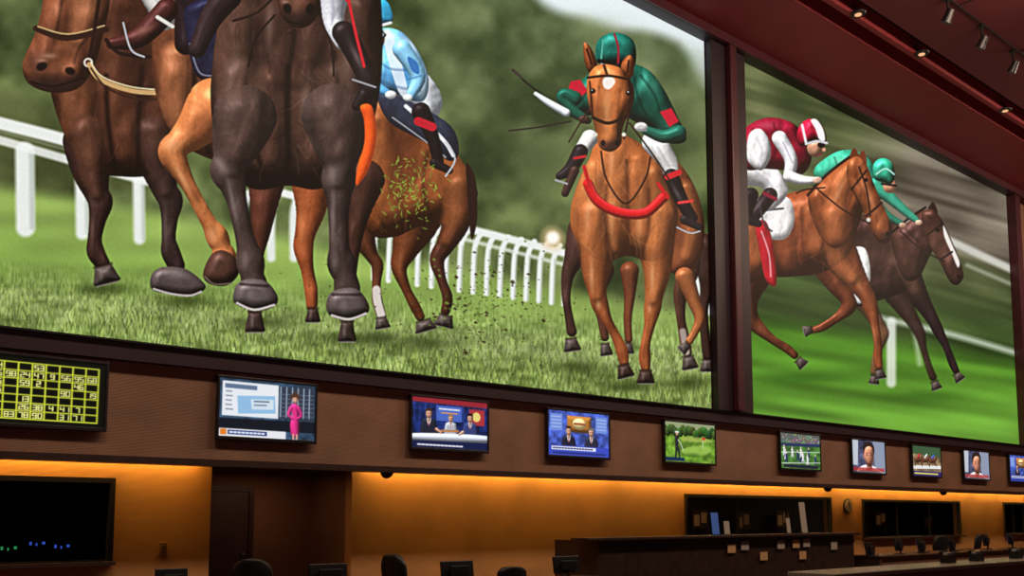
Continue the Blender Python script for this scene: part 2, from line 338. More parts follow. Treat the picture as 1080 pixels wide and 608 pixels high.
# ---- horse B (second, one raised chestnut foreleg)
bb=C.poly([(165,-140),(250,-140),(262,40),(262,150),(246,172),(212,164),(186,146),(168,112),(160,50)],(104,62,42),k=.55,r=30)
C.mus([(186,60,16),(184,110,18),(200,146,14)],(158,100,66),.65,bb); C.mus([(226,70,16),(226,130,18)],(84,50,38),.6,bb); C.crease([(206,50),(206,110),(220,160)],bb,.7,5); C.blob(250,110,10,50,(40,22,18),.6,clip=bb); C.veins(bb,170,60,240,150,10,(196,140,104))
C.limb([(212,-20,26),(204,10,20),(196,46,12)],(34,24,28)); C.poly([(196,8),(232,0),(240,44),(226,84),(206,78),(198,44)],(32,32,54),k=.5); C.line([(200,46),(210,76),(226,80)],1.6,(120,120,140))
C.limb([(150,-40,20),(164,0,13),(174,22,10)],(226,222,218)); C.crease([(150,-20),(166,2)],None,.4,2,(120,120,130)); C.limb([(176,10,12),(160,28,12),(142,42,10),(118,46,6)],(66,34,32)); C.line([(112,42),(126,56),(158,60)],4,(40,24,24)); C.blob(152,32,12,4,(170,120,104),.6,ang=-25); C.line([(166,18),(182,28)],4,(210,206,200)); C.line([(130,24),(138,52),(152,60)],2,(176,176,180))
C.limb([(226,112,30),(206,136,21),(190,150,15),(182,160,15.5),(187,174,12),(198,194,8),(212,220,7.5),(222,238,8.5),(229,250,12),(234,262,10),(236,270,13)],(180,110,66)); C.blob(180,152,9,7,(232,176,128),.6); C.blob(192,188,3,16,(224,166,120),.6,ang=-28); C.blob(224,248,5,9,(220,166,122),.5); C.blob(212,132,10,16,(120,66,42),.5,ang=30); C.blob(206,206,3,16,(110,62,42),.5,ang=-28)
C.poly([(222,270),(234,264),(248,272),(252,288),(240,301),(222,300),(214,290)],(72,48,40),k=.6,r=12,bump=.2); C.line([(216,292),(226,300),(244,299)],2,(130,112,100),alpha=.7)
C.limb([(282,180,22),(278,220,14),(274,246,11),(270,270,8),(268,300,6.5),(268,322,8)],(88,50,38)); HF(269,340,22,22,(62,48,44))
C.limb([(330,186,24),(328,220,16),(322,246,11),(320,262,10.5),(324,284,7),(328,306,7),(329,322,6)],(146,78,44)); C.blob(318,238,4,22,(206,130,84),.55); HF(330,333,17,15,(60,44,40))
C.limb([(384,190,22),(378,226,12),(372,262,8),(369,300,6),(366,330,7)],(66,42,34)); HF(366,350,20,22,(60,48,44))
# ---- horse C (big dark bay in front)
cb=C.poly([(240,-150),(330,-170),(392,-120),(402,0),(403,70),(396,120),(384,158),(364,186),(334,200),(304,196),(270,200),(244,184),(228,150),(222,104),(225,60),(232,0)],(58,38,32),k=.6,r=42)
BR=(86,58,47)
C.mus([(246,20,22),(248,80,25),(254,130,22)],(96,68,56),.6,cb); C.mus([(376,10,22),(374,80,24),(362,130,22)],(84,58,48),.6,cb)
C.mus([(284,90,20),(280,130,24),(282,166,18)],BR,.65,cb); C.mus([(328,88,20),(330,130,24),(330,164,18)],(80,54,44),.65,cb); C.mus([(290,-20,18),(296,40,20),(302,80,14)],(72,48,40),.6,cb); C.mus([(330,0,16),(326,50,18),(314,84,12)],(70,46,38),.6,cb)
C.crease([(304,70),(303,120),(305,196)],cb,.85,6); C.crease([(264,60),(258,100),(264,140),(276,176)],cb,.75,5); C.crease([(352,56),(356,100),(350,140),(338,176)],cb,.75,5); C.crease([(306,-10),(310,40),(304,74)],cb,.5,5); C.crease([(264,180),(300,190),(346,182)],cb,.6,8)
for x,y,rx,ry,a,an in ((244,84,5,26,.5,8),(272,110,5,20,.45,10),(322,108,5,20,.4,5),(366,70,5,30,.4,0),(284,26,4,24,.35,0),(232,124,3,20,.45,0)): C.blob(x,y,rx,ry,(172,150,138),a,an,clip=cb)
C.veins(cb,236,20,388,180,30,(150,124,108),.25); C.veins(cb,236,20,388,180,20,(22,14,12),.35)
C.limb([(258,124,34),(250,150,26),(243,168,18),(240,180,18.5),(245,194,14),(250,214,10.5),(256,242,9.5),(261,262,11.5),(264,276,15),(266,290,12.5),(268,300,14)],(72,57,54)); C.blob(234,172,6,10,(160,144,138),.5); C.blob(245,212,2.6,26,(160,146,142),.45,ang=-12); C.blob(258,276,4,8,(150,138,134),.4); C.blob(262,226,2.6,26,(30,22,20),.6,ang=-12); C.blob(248,186,9,3,(34,24,22),.6); C.mus([(256,84,24),(256,126,27),(246,160,16)],(90,66,56),.5,None,9)
C.poly([(250,300),(264,294),(282,298),(293,314),(288,324),(270,328),(250,322),(246,314)],(84,74,72),k=.6,r=12,bump=.2); C.line([(250,320),(268,327),(289,322)],2.6,(188,180,174)); C.line([(254,300),(282,302)],3,(36,28,28),soft=2,alpha=.7); C.blob(264,310,5,7,(150,140,136),.4)
C.limb([(352,122,34),(356,152,25),(358,174,18),(357,190,18),(357,206,13.5),(357,234,10.5),(358,262,11),(360,278,15),(364,292,12.5),(366,304,14)],(70,56,53)); C.blob(350,184,6,10,(156,140,132),.5); C.blob(351,230,2.6,28,(156,142,138),.45); C.blob(353,278,4,8,(148,136,132),.4); C.blob(366,232,2.6,28,(30,22,20),.6); C.blob(358,198,9,3,(34,24,22),.6); C.mus([(358,84,22),(354,124,27),(356,158,16)],(82,60,52),.5,None,9)
C.poly([(348,310),(362,304),(378,306),(389,322),(386,332),(368,338),(350,334),(344,324)],(82,72,70),k=.6,r=12,bump=.2); C.line([(350,333),(368,337),(386,331)],2.6,(188,180,174)); C.line([(351,311),(380,311)],3,(36,28,28),soft=2,alpha=.7); C.blob(362,321,5,7,(148,138,134),.4)
ch=C.poly([(280,-120),(318,-132),(356,-118),(352,-60),(344,-10),(338,12),(326,27),(312,29),(299,20),(292,0),(286,-50)],(78,48,38),k=.6,r=16)
C.blob(312,-20,6,34,(140,100,78),.5,clip=ch); C.blob(314,20,20,8,(40,28,28),.6,clip=ch); C.ell(303,9,4.2,5.5,(12,8,8),soft=2,ang=-15); C.ell(327,9,4.2,5.5,(12,8,8),soft=2,ang=15); C.line([(303,22),(315,25),(328,21)],1.8,(20,12,10)); C.line([(290,-14),(316,-6),(346,-14)],5,(36,22,20)); C.ell(290,-70,5,6,(14,8,8)); C.ell(348,-70,5,6,(14,8,8)); C.blob(300,2,4,2,(180,150,140),.5)
C.line([(288,-2),(270,14),(246,22)],2.6,(40,26,22)); C.line([(342,0),(356,24),(372,42)],2.6,(44,28,24)); C.line([(290,16),(270,40),(262,70)],2.2,(32,20,18)); C.line([(338,14),(350,50),(352,80)],2.2,(32,20,18))
C.limb([(346,-60,26),(352,-10,16),(352,22,11),(362,44,9)],(222,220,226)); C.crease([(346,-20),(352,10),(350,26)],None,.5,2.4,(130,136,156)); C.crease([(360,-10),(358,20)],None,.4,2,(130,136,156))
C.limb([(362,34,12),(378,62,11),(388,88,10),(385,104,8)],(38,30,32)); C.blob(376,60,3,14,(140,120,116),.6,ang=-25); C.line([(372,84),(396,92)],2,(150,150,156)); C.limb([(384,100,7),(376,112,5)],(30,24,26))
C.poly([(380,112),(392,112),(397,138),(394,162),(387,182),(376,196),(377,176),(384,152),(384,128)],(232,92,34),k=.3,r=9,spec=.1,bump=.3)
C.line([(366,0),(370,-40)],4,(196,40,48)); C.line([(366,-10),(374,30),(384,70)],3,(200,44,54))
C.limb([(240,-4,15),(222,20,12),(208,52,9)],(48,36,36)); C.poly([(296,-160),(330,-190),(372,-180),(400,-120),(380,-60),(330,-110)],(196,198,210),k=.5); C.ell(316,-200,24,22,(210,206,60),k=.5)
# ---- turf thrown up
for _ in range(420):
    a=rng.normal(0,1,2); px=505+a[0]*34; py=322+a[1]*28; z=rng.uniform(.5,2.8) if rng.random()<.28 else rng.uniform(.4,1.2)
    C.poly([(px-z,py),(px-z*.2,py-z*rng.uniform(.5,1)),(px+z,py+z*.2),(px+z*.1,py+z*rng.uniform(.4,1))],(66,56,34) if rng.random()<.6 else (112,140,58),sm=False,alpha=.85)
for _ in range(150):
    a=rng.normal(0,1,2); px=434+a[0]*15; py=198+a[1]*17
    an=rng.uniform(0,3.14); l=rng.uniform(1.5,5); C.line([(px,py),(px+l*math.cos(an),py+l*math.sin(an))],1.0,tuple(np.array((136,164,64))*rng.uniform(.7,1.2)),sm=False,alpha=.8,soft=.8)
for _ in range(200):
    px,py=rng.uniform(220,720),rng.uniform(250,400); C.ell(px,py,rng.uniform(.4,1.4),rng.uniform(.4,1.1),(70,62,36),n=6,alpha=.7)
# ---- horse E (chestnut, green jockey)
C.limb([(742,260,14),(746,300,8),(742,326,5),(744,356,5),(746,376,5)],(58,40,34)); HF(746,386,16,13)
C.limb([(616,244,18),(606,272,11),(599,290,7),(597,312,4.6),(600,334,4.4),(603,350,5.5)],(66,44,38)); HF(603,364,19,14,t=-8)
C.limb([(636,286,12),(630,312,6.5),(634,336,4.4),(638,356,4.4)],(86,54,40)); HF(639,369,14,13,t=-8)
C.limb([(716,250,22),(726,284,12),(718,308,8),(718,334,4.8),(722,358,5.5),(725,372,5)],(80,50,38)); C.line([(720,350),(724,372)],7,(196,186,178),soft=2.4,alpha=.7); HF(727,383,18,14,t=-10)
er=C.poly([(690,160),(716,172),(736,205),(743,245),(735,280),(716,290),(700,270)],(116,64,38),k=.5,r=16); C.mus([(724,200,9),(730,240,9),(724,270,7)],(160,98,58),.6,er)
C.limb([(722,292,10),(732,318,7),(738,336,5.6),(733,350,4.2),(727,360,4)],(150,90,54)); HF(722,367,12,11,t=50); C.limb([(664,286,10),(664,312,6),(662,336,4.4),(663,358,4.2)],(104,58,36)); HF(663,368,12,11)
C.limb([(634,250,22),(628,284,14.5),(630,308,9.5),(633,322,9),(640,338,5.8),(650,356,5),(656,370,6.4),(658,382,5)],(134,74,42)); HF(659,392,19,14,(58,42,38),t=-14)
C.limb([(690,250,22),(693,284,14.5),(690,312,9.5),(688,326,9),(685,344,5.8),(681,362,5),(680,377,6.4),(681,388,5)],(146,82,46)); HF(681,398,20,14,(58,42,38))
eb=C.poly([(630,146),(648,140),(670,148),(694,168),(708,196),(715,224),(711,250),(702,268),(686,276),(662,270),(638,276),(618,266),(604,246),(602,220),(611,190),(622,166)],(150,86,46),k=.6,r=30)
C.mus([(628,180,14),(618,220,16),(626,254,14)],(180,110,64),.6,eb); C.mus([(690,186,14),(700,226,14),(694,256,13)],(164,98,56),.6,eb); C.mus([(650,160,11),(648,200,12),(646,240,13),(648,262,8)],(176,106,60),.6,eb); C.mus([(672,170,9),(674,210,12),(676,244,12)],(160,94,54),.5,eb)
C.mus([(624,226,16),(627,262,16),(628,290,12),(630,312,7)],(160,94,54),.85,None,7); C.mus([(698,226,15),(694,262,15),(692,292,12),(689,316,7)],(164,98,56),.85,None,7)
C.crease([(661,170),(662,220),(662,272)],eb,.6,4,(64,32,20)); C.crease([(640,196),(638,236),(646,268)],eb,.5,3.4,(64,32,20)); C.crease([(684,200),(684,240),(676,268)],eb,.5,3.4,(64,32,20)); C.blob(662,274,16,8,(48,24,16),.75,clip=eb)
for x,y,rx,ry,a,an in ((620,226,3,20,.45,5),(645,230,3,24,.4,0),(674,236,3,20,.35,0),(645,170,3,14,.45,0),(624,290,2.5,16,.5,0),(688,292,2.5,16,.5,0),(631,322,2.5,5,.5,0),(685,326,2.5,5,.5,0)): C.blob(x,y,rx,ry,(232,176,130),a,an)
C.veins(eb,612,160,706,270,20,(206,146,98),.3); C.veins(eb,612,160,706,270,12,(70,36,24),.3)
C.line([(620,194),(630,212),(652,224),(680,225),(700,208)],10.5,(206,30,36),k=.5,r=5,soft=1.2,spec=.15); C.line([(623,193),(633,210),(654,220),(680,221),(698,205)],1.2,(248,110,110),alpha=.5)
C.line([(616,176),(622,196)],4,(190,34,40)); C.line([(694,194),(704,208)],4,(190,32,38)); C.line([(634,160),(640,190),(660,215),(680,190),(686,166)],2,(60,30,24))
C.limb([(690,150,13),(704,170,10),(710,190,7)],(226,224,222)); C.crease([(694,156),(706,176)],None,.5,2,(130,130,140)); C.limb([(708,186,8),(720,214,7),(730,230,6)],(30,26,30)); C.line([(704,187),(716,182)],6,(200,40,50)); C.limb([(722,232,5),(738,240,3.5)],(36,30,32)); C.line([(716,214),(730,212)],3,(206,60,60)); C.blob(714,204,2,10,(130,120,124),.5,ang=-30); C.line([(714,240),(728,246),(738,244)],1.6,(170,172,176))
C.limb([(622,146,9),(612,160,7)],(216,214,212)); C.limb([(612,160,8),(602,178,7),(590,186,4)],(34,28,32)); C.line([(606,167),(617,165)],3,(180,40,46)); C.limb([(606,180,5),(596,204,4)],(60,40,36)); C.line([(586,190),(598,194)],2,(160,160,166))
je=C.poly([(600,104),(612,86),(634,70),(660,66),(684,74),(700,94),(714,122),(724,146),(712,152),(694,146),(676,132),(650,120),(622,122),(604,120)],(26,86,70),k=.65,r=16)
C.blob(690,90,7,12,(80,150,128),.6,clip=je); C.blob(618,94,10,4,(80,150,128),.6,clip=je,ang=-35); C.blob(665,112,20,12,(12,44,40),.7,clip=je)
for P in ([(676,80),(690,100),(696,118)],[(668,76),(672,100),(684,126)],[(620,96),(610,108)],[(700,98),(706,116)],[(630,80),(616,100),(616,118)],[(706,136),(690,140)]): C.crease(P,je,.6,2.2,(10,40,34),2.6)
C.poly([(696,118),(708,114),(716,128),(706,134)],(196,38,58),sm=False,soft=1.5); C.poly([(602,86),(612,84),(620,96),(608,106),(598,98)],(196,38,58),sm=False,soft=1.5)
C.limb([(606,104,8),(596,99,6),(592,104,5),(604,117,6),(620,127,4)],(26,84,68)); C.ell(616,126,6,4.5,(70,50,44),k=.4,r=4); C.limb([(716,140,8),(700,144,7),(682,138,5)],(30,90,74)); C.ell(676,134,7,5,(232,230,226),k=.4,r=4); C.line([(671,136),(682,138)],1,(150,150,150))
C.ell(648,72,12,10,(160,104,80),k=.5); C.poly([(628,58),(630,44),(640,36),(654,35),(667,42),(671,56),(668,72),(655,68),(640,68),(630,66)],(24,92,80),k=.7,r=13); C.line([(648,36),(652,50),(652,66)],2.2,(150,40,56)); C.line([(636,42),(634,62)],1.4,(96,176,158)); C.line([(632,64),(650,70),(668,66)],4,(22,24,28)); C.line([(634,67),(648,71)],1.2,(150,160,170))
C.line([(541,74),(556,88),(572,100)],1.8,(40,36,32)); C.line([(541,74),(549,81)],3.2,(70,64,56)); C.limb([(565,99,2.2),(578,108,3.6),(597,119,4.4)],(226,232,238)); C.line([(537,138),(570,134),(602,128)],1.6,(50,42,38))
C.line([(638,90),(612,130),(600,150)],1.6,(60,40,30)); C.line([(664,130),(690,165),(706,190)],1.8,(56,36,28))
C.poly([(616,45),(624,52),(630,70),(621,76),(616,62)],(140,78,44),k=.5); C.poly([(664,58),(669,66),(666,82),(656,78),(656,66)],(140,78,44),k=.5); C.line([(619,52),(624,68)],2.2,(60,32,24)); C.line([(663,64),(662,76)],2.2,(60,32,24))
eh=C.poly([(620,82),(628,70),(642,68),(658,74),(667,90),(669,104),(662,122),(656,138),(655,152),(645,160),(633,156),(629,142),(624,122),(619,100)],(168,98,54),k=.7,r=13)
C.blob(640,112,4,24,(226,164,114),.6,clip=eh); C.blob(643,154,14,7,(66,42,38),.75,clip=eh); C.blob(624,114,2.5,16,(92,48,28),.6,clip=eh); C.blob(660,118,2.5,16,(84,44,26),.6,clip=eh); C.crease([(632,92),(630,116)],eh,.4,2,(90,46,28)); C.crease([(654,94),(652,118)],eh,.4,2,(90,46,28))
C.poly([(636,84),(643,80),(649,86),(643,94),(637,92)],(240,232,222),soft=1.6); C.ell(625,96,3.2,2.8,(14,8,6)); C.ell(663,98,3,3,(14,8,6)); C.ell(624.2,95,.8,.8,(220,220,220)); C.ell(662.4,97,.8,.8,(220,220,220)); C.ell(636,151,2.4,3.2,(16,8,8)); C.ell(651,151,2.4,3.2,(16,8,8))
C.line([(625,124),(642,130),(662,122)],3.4,(48,28,22)); C.line([(620,82),(642,80),(664,84)],2.6,(52,30,24)); C.line([(622,86),(625,122)],1.8,(52,30,24)); C.line([(667,90),(663,122),(658,146)],2.2,(52,30,24)); C.line([(637,69),(640,78)],3,(98,54,34)); C.ell(628,142,2.2,2.2,(210,206,190)); C.ell(658,142,2.2,2.2,(210,206,190))
C.finish(.5,.018)
pic1=C

# =================================================== artwork of the race picture 2
C=Canvas(765,20,1095,480,1.8)
YY,XX=np.meshgrid(C.Y,C.X,indexing='ij')
a1=C.noise(120,6,.28)[...,None]; a2=C.noise(60,16,.28)[...,None]; a3=C.noise(34,30,.3)[...,None]
n=np.clip(-.02+.45*a1+.3*a2+.35*a3-.05,0,1)
tr=col(40,50,28)*(1-n)+col(142,146,102)*n
st=col(58,46,42)*(1-n)+col(186,174,162)*n
w=np.clip((XX-880+(YY-200)*.3)/80,0,1)*np.clip((YY-(112+.30*(XX-880)))/24,0,1)*np.clip((272+.32*(XX-1000)-YY)/14,0,1)
C.a=tr*(1-w[...,None]*.8)+st*w[...,None]*.8
dk=np.clip((YY-(215+.32*(XX-785)))/50,0,1)[...,None]*.85
C.a=C.a*(1-dk)+(col(28,44,22)*(1-n)+col(78,104,50)*n)*dk
g=np.clip((YY-(322+.17*(XX-785)))/22,0,1)[...,None]
gn=C.noise(90,9,.14)[...,None]; gd=np.clip((YY-330)/140,0,1)[...,None]
C.a=C.a*(1-g)+(col(72,118,34)*(1-gd)+col(116,166,66)*gd)*(0.76+.42*gn)*g
C.line([(960,236),(1010,258),(1066,284),(1095,298)],8,(214,214,206),soft=4,alpha=.85); C.line([(1020,280),(1095,312)],4,(190,194,180),soft=4,alpha=.6)
C.line([(930,336),(1000,352),(1070,372)],6,(206,214,200),soft=5,alpha=.75); C.line([(940,340),(940,404)],10,(226,230,222),soft=4,alpha=.85); C.line([(964,344),(970,384)],5,(200,210,190),soft=5,alpha=.6)
C.blob(850,398,60,8,(44,80,24),.6); C.blob(980,418,46,7,(48,84,26),.5)
C.bumps(.62)
G=(60,38,33)
C.limb([(905,296,20),(916,324,10),(928,344,6),(932,354,5.5),(924,374,3.6),(922,392,4)],(110,70,52),soft=2.4,alpha=.85); C.hoof(922,401,12,9,t=8)
C.limb([(956,292,16),(972,318,9.5),(984,338,6.4),(989,348,6),(998,366,3.8),(1004,382,4.2),(1008,391,3.6)],(44,30,32)); C.hoof(1011,398,12,9,t=-35)
C.limb([(943,306,14),(960,334,8),(970,352,5.8),(974,368,3.6),(980,388,3.6),(984,398,4)],(56,36,34),alpha=.9,soft=2); C.hoof(987,407,12,9,t=-20)
gb=C.poly([(885,240),(915,226),(945,232),(964,246),(971,268),(968,292),(954,308),(930,316),(905,324),(888,318)],G,k=.6,r=18); C.mus([(950,250,10),(956,280,12),(966,306,8)],(104,72,58),.65,None,5); C.blob(925,320,28,6,(20,12,12),.7,clip=gb); C.veins(gb,900,240,960,310,8,(130,94,76))
gn_=C.poly([(940,250),(958,234),(974,222),(990,232),(990,250),(980,272),(968,294),(952,292)],(70,44,38),k=.6,r=12); C.crease([(956,242),(972,262),(966,286)],gn_,.5,2); C.line([(940,246),(958,231),(976,219)],2.6,(28,18,18))
C.poly([(978,224),(984,213),(989,226)],(50,32,28)); gh=C.poly([(972,226),(982,221),(992,230),(1000,246),(1008,264),(1014,280),(1016,293),(1009,301),(1001,296),(992,278),(982,262),(974,246)],(76,48,40),k=.6,r=8)
C.poly([(995,238),(1000,248),(1006,262),(1012,276),(1010,282),(1003,266),(996,250)],(226,218,212),soft=1.6); C.ell(989,243,2.4,1.9,(8,6,6)); C.ell(1011,292,2,2,(12,8,8)); C.line([(992,274),(1004,266)],2.2,(40,28,40)); C.line([(978,248),(994,236)],1.8,(32,20,20)); C.line([(996,276),(970,262),(950,244)],1.5,(40,28,24)); C.blob(984,256,3,7,(124,90,74),.5)
C.poly([(894,268),(912,262),(918,292),(908,320),(898,308)],(232,232,228),soft=1.5,k=.3,r=6); C.line([(908,290),(916,318)],4,(34,24,26))
jg=C.poly([(858,182),(872,166),(892,158),(912,164),(926,182),(932,204),(920,216),(898,212),(874,204)],(54,148,120),k=.65,r=13,spec=.2); C.blob(890,170,10,4,(150,220,190),.6,clip=jg); C.blob(900,206,18,5,(16,70,58),.7,clip=jg)
for P in ([(880,166),(886,186),(882,204)],[(900,164),(910,184),(908,208)],[(918,176),(924,196)]): C.crease(P,jg,.5,2,(14,70,58),2.4)
C.limb([(922,196,8),(940,210,6),(956,224,4.5),(966,232,3.4)],(58,154,126)); C.ell(969,235,4,3,(200,160,136),k=.4,r=3); C.limb([(916,206,6),(934,226,4.5),(950,236,3.4)],(34,112,90)); C.ell(952,238,4,3,(190,148,126),k=.4,r=3)
C.ell(938,196,7,8,(196,142,112),k=.4,r=6); C.poly([(922,188),(921,174),(929,167),(939,170),(944,184),(940,194),(930,192)],(50,154,124),k=.7,r=9); C.line([(930,194),(945,196)],2.2,(24,24,28)); C.line([(924,184),(934,178),(943,184)],1.6,(170,226,204))
# horse F
Fc=(120,62,36)
C.limb([(792,282,26),(786,312,15),(790,332,9.5),(798,344,7.5),(814,358,4.6),(830,368,4.6),(838,375,4)],(96,52,34)); C.hoof(845,383,13,10,t=-45)
C.limb([(868,270,19),(882,298,12),(893,314,8.4),(895,324,8),(882,336,4.6),(868,345,4.4),(859,348,3.6)],(106,56,36)); C.hoof(852,349,12,9,t=75)
C.limb([(884,266,20),(902,294,12.5),(914,312,8.6),(918,324,7.6),(923,344,4.4),(926,364,4.4),(926,378,4.6),(927,386,4)],(128,70,42)); C.hoof(928,395,13,10,t=-10); C.blob(904,298,2.4,14,(190,124,84),.6,ang=-30); C.blob(922,352,1.4,14,(190,130,92),.5,ang=-10)
fb=C.poly([(770,216),(795,214),(825,206),(855,198),(880,194),(897,208),(904,236),(901,256),(890,274),(866,288),(835,292),(805,294),(785,304),(770,318)],Fc,k=.6,r=28)
C.mus([(880,210,14),(884,244,16),(884,274,12),(898,294,8)],(166,98,60),.75,None,5); C.mus([(856,226,12),(862,262,12)],(150,86,52),.55,fb); C.mus([(800,230,20),(794,272,20)],(156,90,54),.6,fb); C.mus([(826,240,12),(832,280,10)],(130,72,44),.5,fb)
C.blob(838,292,40,6,(46,22,16),.75,clip=fb); C.crease([(868,214),(870,246),(862,280)],fb,.55,3,(50,24,16)); C.crease([(846,220),(846,256),(850,284)],fb,.4,3,(60,28,18)); C.blob(884,236,2.4,18,(222,166,124),.5,clip=fb); C.veins(fb,790,220,896,290,16,(180,116,76),.3)
fn=C.poly([(852,208),(868,190),(884,174),(900,166),(914,178),(917,198),(910,224),(900,250),(880,262),(862,244)],(130,70,40),k=.6,r=15); C.mus([(894,182,9),(884,210,12),(880,240,12)],(170,102,62),.6,fn); C.crease([(904,184),(896,214),(882,246)],fn,.5,2.4,(60,28,18)); C.line([(852,206),(868,188),(886,173),(900,163)],3,(50,26,20)); C.blob(884,204,2,18,(222,166,124),.45,ang=25,clip=fn)
C.mus([(880,228,14),(884,250,14)],(150,86,52),.8,None,8)
C.poly([(896,168),(901,156),(908,170)],(110,58,36)); C.poly([(904,168),(911,159),(914,174)],(120,64,40)); fh=C.poly([(894,172),(904,165),(914,174),(921,192),(929,212),(938,232),(941,246),(936,256),(928,256),(920,246),(911,226),(901,206),(894,190)],(136,76,44),k=.65,r=10); C.blob(916,204,2.4,20,(200,136,94),.6,ang=-22,clip=fh); C.blob(934,250,7,5,(56,38,36),.75,clip=fh); C.crease([(902,184),(908,202),(906,212)],fh,.4,2,(60,28,18))
C.ell(913,190,2.6,2,(10,6,6)); C.ell(936,247,2,2.6,(14,8,8)); C.line([(914,228),(930,214)],2.4,(46,26,22)); C.line([(898,200),(914,180)],2,(46,26,22)); C.line([(906,176),(914,200),(918,228)],1.8,(46,26,22)); C.line([(918,236),(890,222),(858,196)],1.7,(46,26,22)); C.ell(916,232,2.2,2.2,(200,196,186)); C.line([(928,254),(937,252)],1,(24,14,12))
C.poly([(796,212),(830,208),(838,232),(828,252),(806,250),(800,236)],(228,224,222),k=.4,r=8); C.line([(808,222),(826,220)],2,(60,60,70)); C.poly([(797,238),(808,234),(816,262),(819,300),(808,296),(802,270)],(180,28,46),k=.35,r=7,spec=.1); C.line([(803,244),(811,268),(813,292)],1.6,(240,220,220),alpha=.6)
C.limb([(784,176,20),(806,184,14),(820,200,11),(812,214,8)],(236,232,232)); C.crease([(796,180),(814,196),(812,208)],None,.5,2,(150,150,166)); C.limb([(812,206,8),(800,222,7),(792,232,6)],(34,24,30)); C.limb([(792,206,8),(788,228,6),(800,236,4)],(26,22,28)); C.line([(806,204),(818,210)],4,(130,30,50)); C.line([(800,212),(806,236),(814,244)],1.8,(60,60,64)); C.blob(800,216,2,8,(130,120,126),.5,ang=35)
jf=C.poly([(776,150),(790,132),(812,124),(836,130),(852,148),(856,168),(846,184),(828,180),(806,178),(786,178)],(128,24,46),k=.65,r=15,spec=.2); C.blob(810,132,12,4,(200,90,110),.6,clip=jf); C.blob(820,174,18,5,(70,10,26),.7,clip=jf)
for P in ([(816,130),(820,150),(814,170)],[(836,136),(846,156)],[(794,136),(790,156)]): C.crease(P,jf,.5,2,(60,8,22),2.4)
C.poly([(790,142),(802,136),(812,150),(812,168),(802,180),(788,168)],(240,236,236),k=.5,r=8); C.crease([(798,146),(804,160),(800,174)],None,.4,1.8,(150,150,166)); C.limb([(822,146,8),(834,168,7),(832,186,6)],(238,234,236)); C.limb([(832,186,6),(846,190,5),(858,190,3.4)],(238,234,236)); C.ell(862,190,5,3.6,(214,170,148),k=.4,r=3); C.line([(826,150),(836,172)],1.4,(150,150,168),alpha=.6)
C.ell(860,156,9,10,(206,150,122),k=.5,r=8); C.ell(866,153,4,3,(30,26,34)); C.line([(862,164),(868,163)],1.4,(130,60,60)); C.ell(869,158,2,2,(206,150,122))
C.poly([(842,152),(841,138),(849,127),(860,126),(869,136),(871,150),(860,148),(850,154)],(150,24,50),k=.7,r=10); C.poly([(855,127),(861,126),(868,136),(870,148),(864,147),(860,136)],(244,240,240)); C.line([(846,132),(850,150)],2.6,(240,236,238)); C.line([(850,152),(862,149),(872,151)],2.6,(200,196,200)); C.line([(870,198),(850,200),(840,204)],1.7,(46,26,22))
C.finish(.45,.016)
pic2=C

# =================================================== put artworks on display grids
def grid_obj(name,P,cols,m,parent=None):
    nz,nx=P.shape[:2]
    me=bpy.data.meshes.new(name); me.vertices.add(nx*nz); me.vertices.foreach_set('co',P.reshape(-1).astype(np.float32))
    i=np.arange(nx*nz).reshape(nz,nx)
    q=np.stack([i[:-1,:-1],i[:-1,1:],i[1:,1:],i[1:,:-1]],-1).reshape(-1,4)
    q=q[:,::-1]
    nq=len(q); me.loops.add(nq*4); me.loops.foreach_set('vertex_index',q.reshape(-1).astype(np.int32))
    me.polygons.add(nq); me.polygons.foreach_set('loop_start',(np.arange(nq)*4).astype(np.int32)); me.polygons.foreach_set('loop_total',np.full(nq,4,np.int32))
    me.update(calc_edges=True)
    at=me.color_attributes.new('pic','FLOAT_COLOR','POINT')
    c=np.clip(cols,0,1); c=np.where(c<=0.04045,c/12.92,((c+0.055)/1.055)**2.4)
    rgba=np.ones((nz*nx,4),np.float32); rgba[:,:3]=c.reshape(-1,3); at.data.foreach_set('color',rgba.reshape(-1))
    me.materials.append(m); o=bpy.data.objects.new(name,me); scene.collection.objects.link(o)
    if parent is not None: o.parent=parent
    return o
def rect_uv(X,Z,Y=-0.04):   # artwork coordinates <-> panel coordinates (fixed 4-corner homography of the panel)
    P=np.stack([X,np.full_like(X,Y),Z],-1)-CAM
    w=P@Fv; return 540+FPX*(P@Rv)/w, 445-FPX*(P@Uv)/w
PY=-0.04
zb=pw(375,387.1,PY)[1]; zt=pw(742,38,PY)[1]
def big(name,pxa,pxb,nx,nz,art):
    pxs=np.linspace(pxa,pxb,nx)
    Xs=np.array([pw(p,343+.1177*p,PY)[0] for p in pxs])
    Zs=np.linspace(zt,zb,nz); Xg,Zg=np.meshgrid(Xs,Zs); u,v=rect_uv(Xg,Zg)
    e=empty(name)
    grid_obj('picture',np.stack([Xg,np.full_like(Xg,PY),Zg],-1),art.sample(u,v),M_pic,e)
    x0,x1=Xs[0],Xs[-1]
    boxes('cabinet',[(x0-.02,x1+.02,PY+.005,0.0,zb-.02,zt+.02)],M_black,e)
    return e,x0,x1
e1,sx0,sx1=big('video_wall_display',-22,750.5,1100,860,pic1)
e2,tx0,tx1=big('video_wall_display',789,1075,420,560,pic2)
ZC=CAM[2]+10.45
boxes('trim_1',[(-8,sx0-.03,-.28,-.0,zb-.05,ZC-.3)],M_frame)
fe=empty('display_divider_column')
boxes('dark_shaft',[(sx1+.03,tx0-.03,-.20,-.0,zb-.03,zt+.03)],M_frame,fe)
xm=(sx1+tx0)/2
boxes('maroon_fin',[(xm-.10,xm+.12,-.34,-.2,zb-.03,zt+.03)],M_frameR,fe,bev=.02)
boxes('trim_2',[(-8,tx1+.4,-.30,0,zt+.03,ZC-.205)],M_frame)
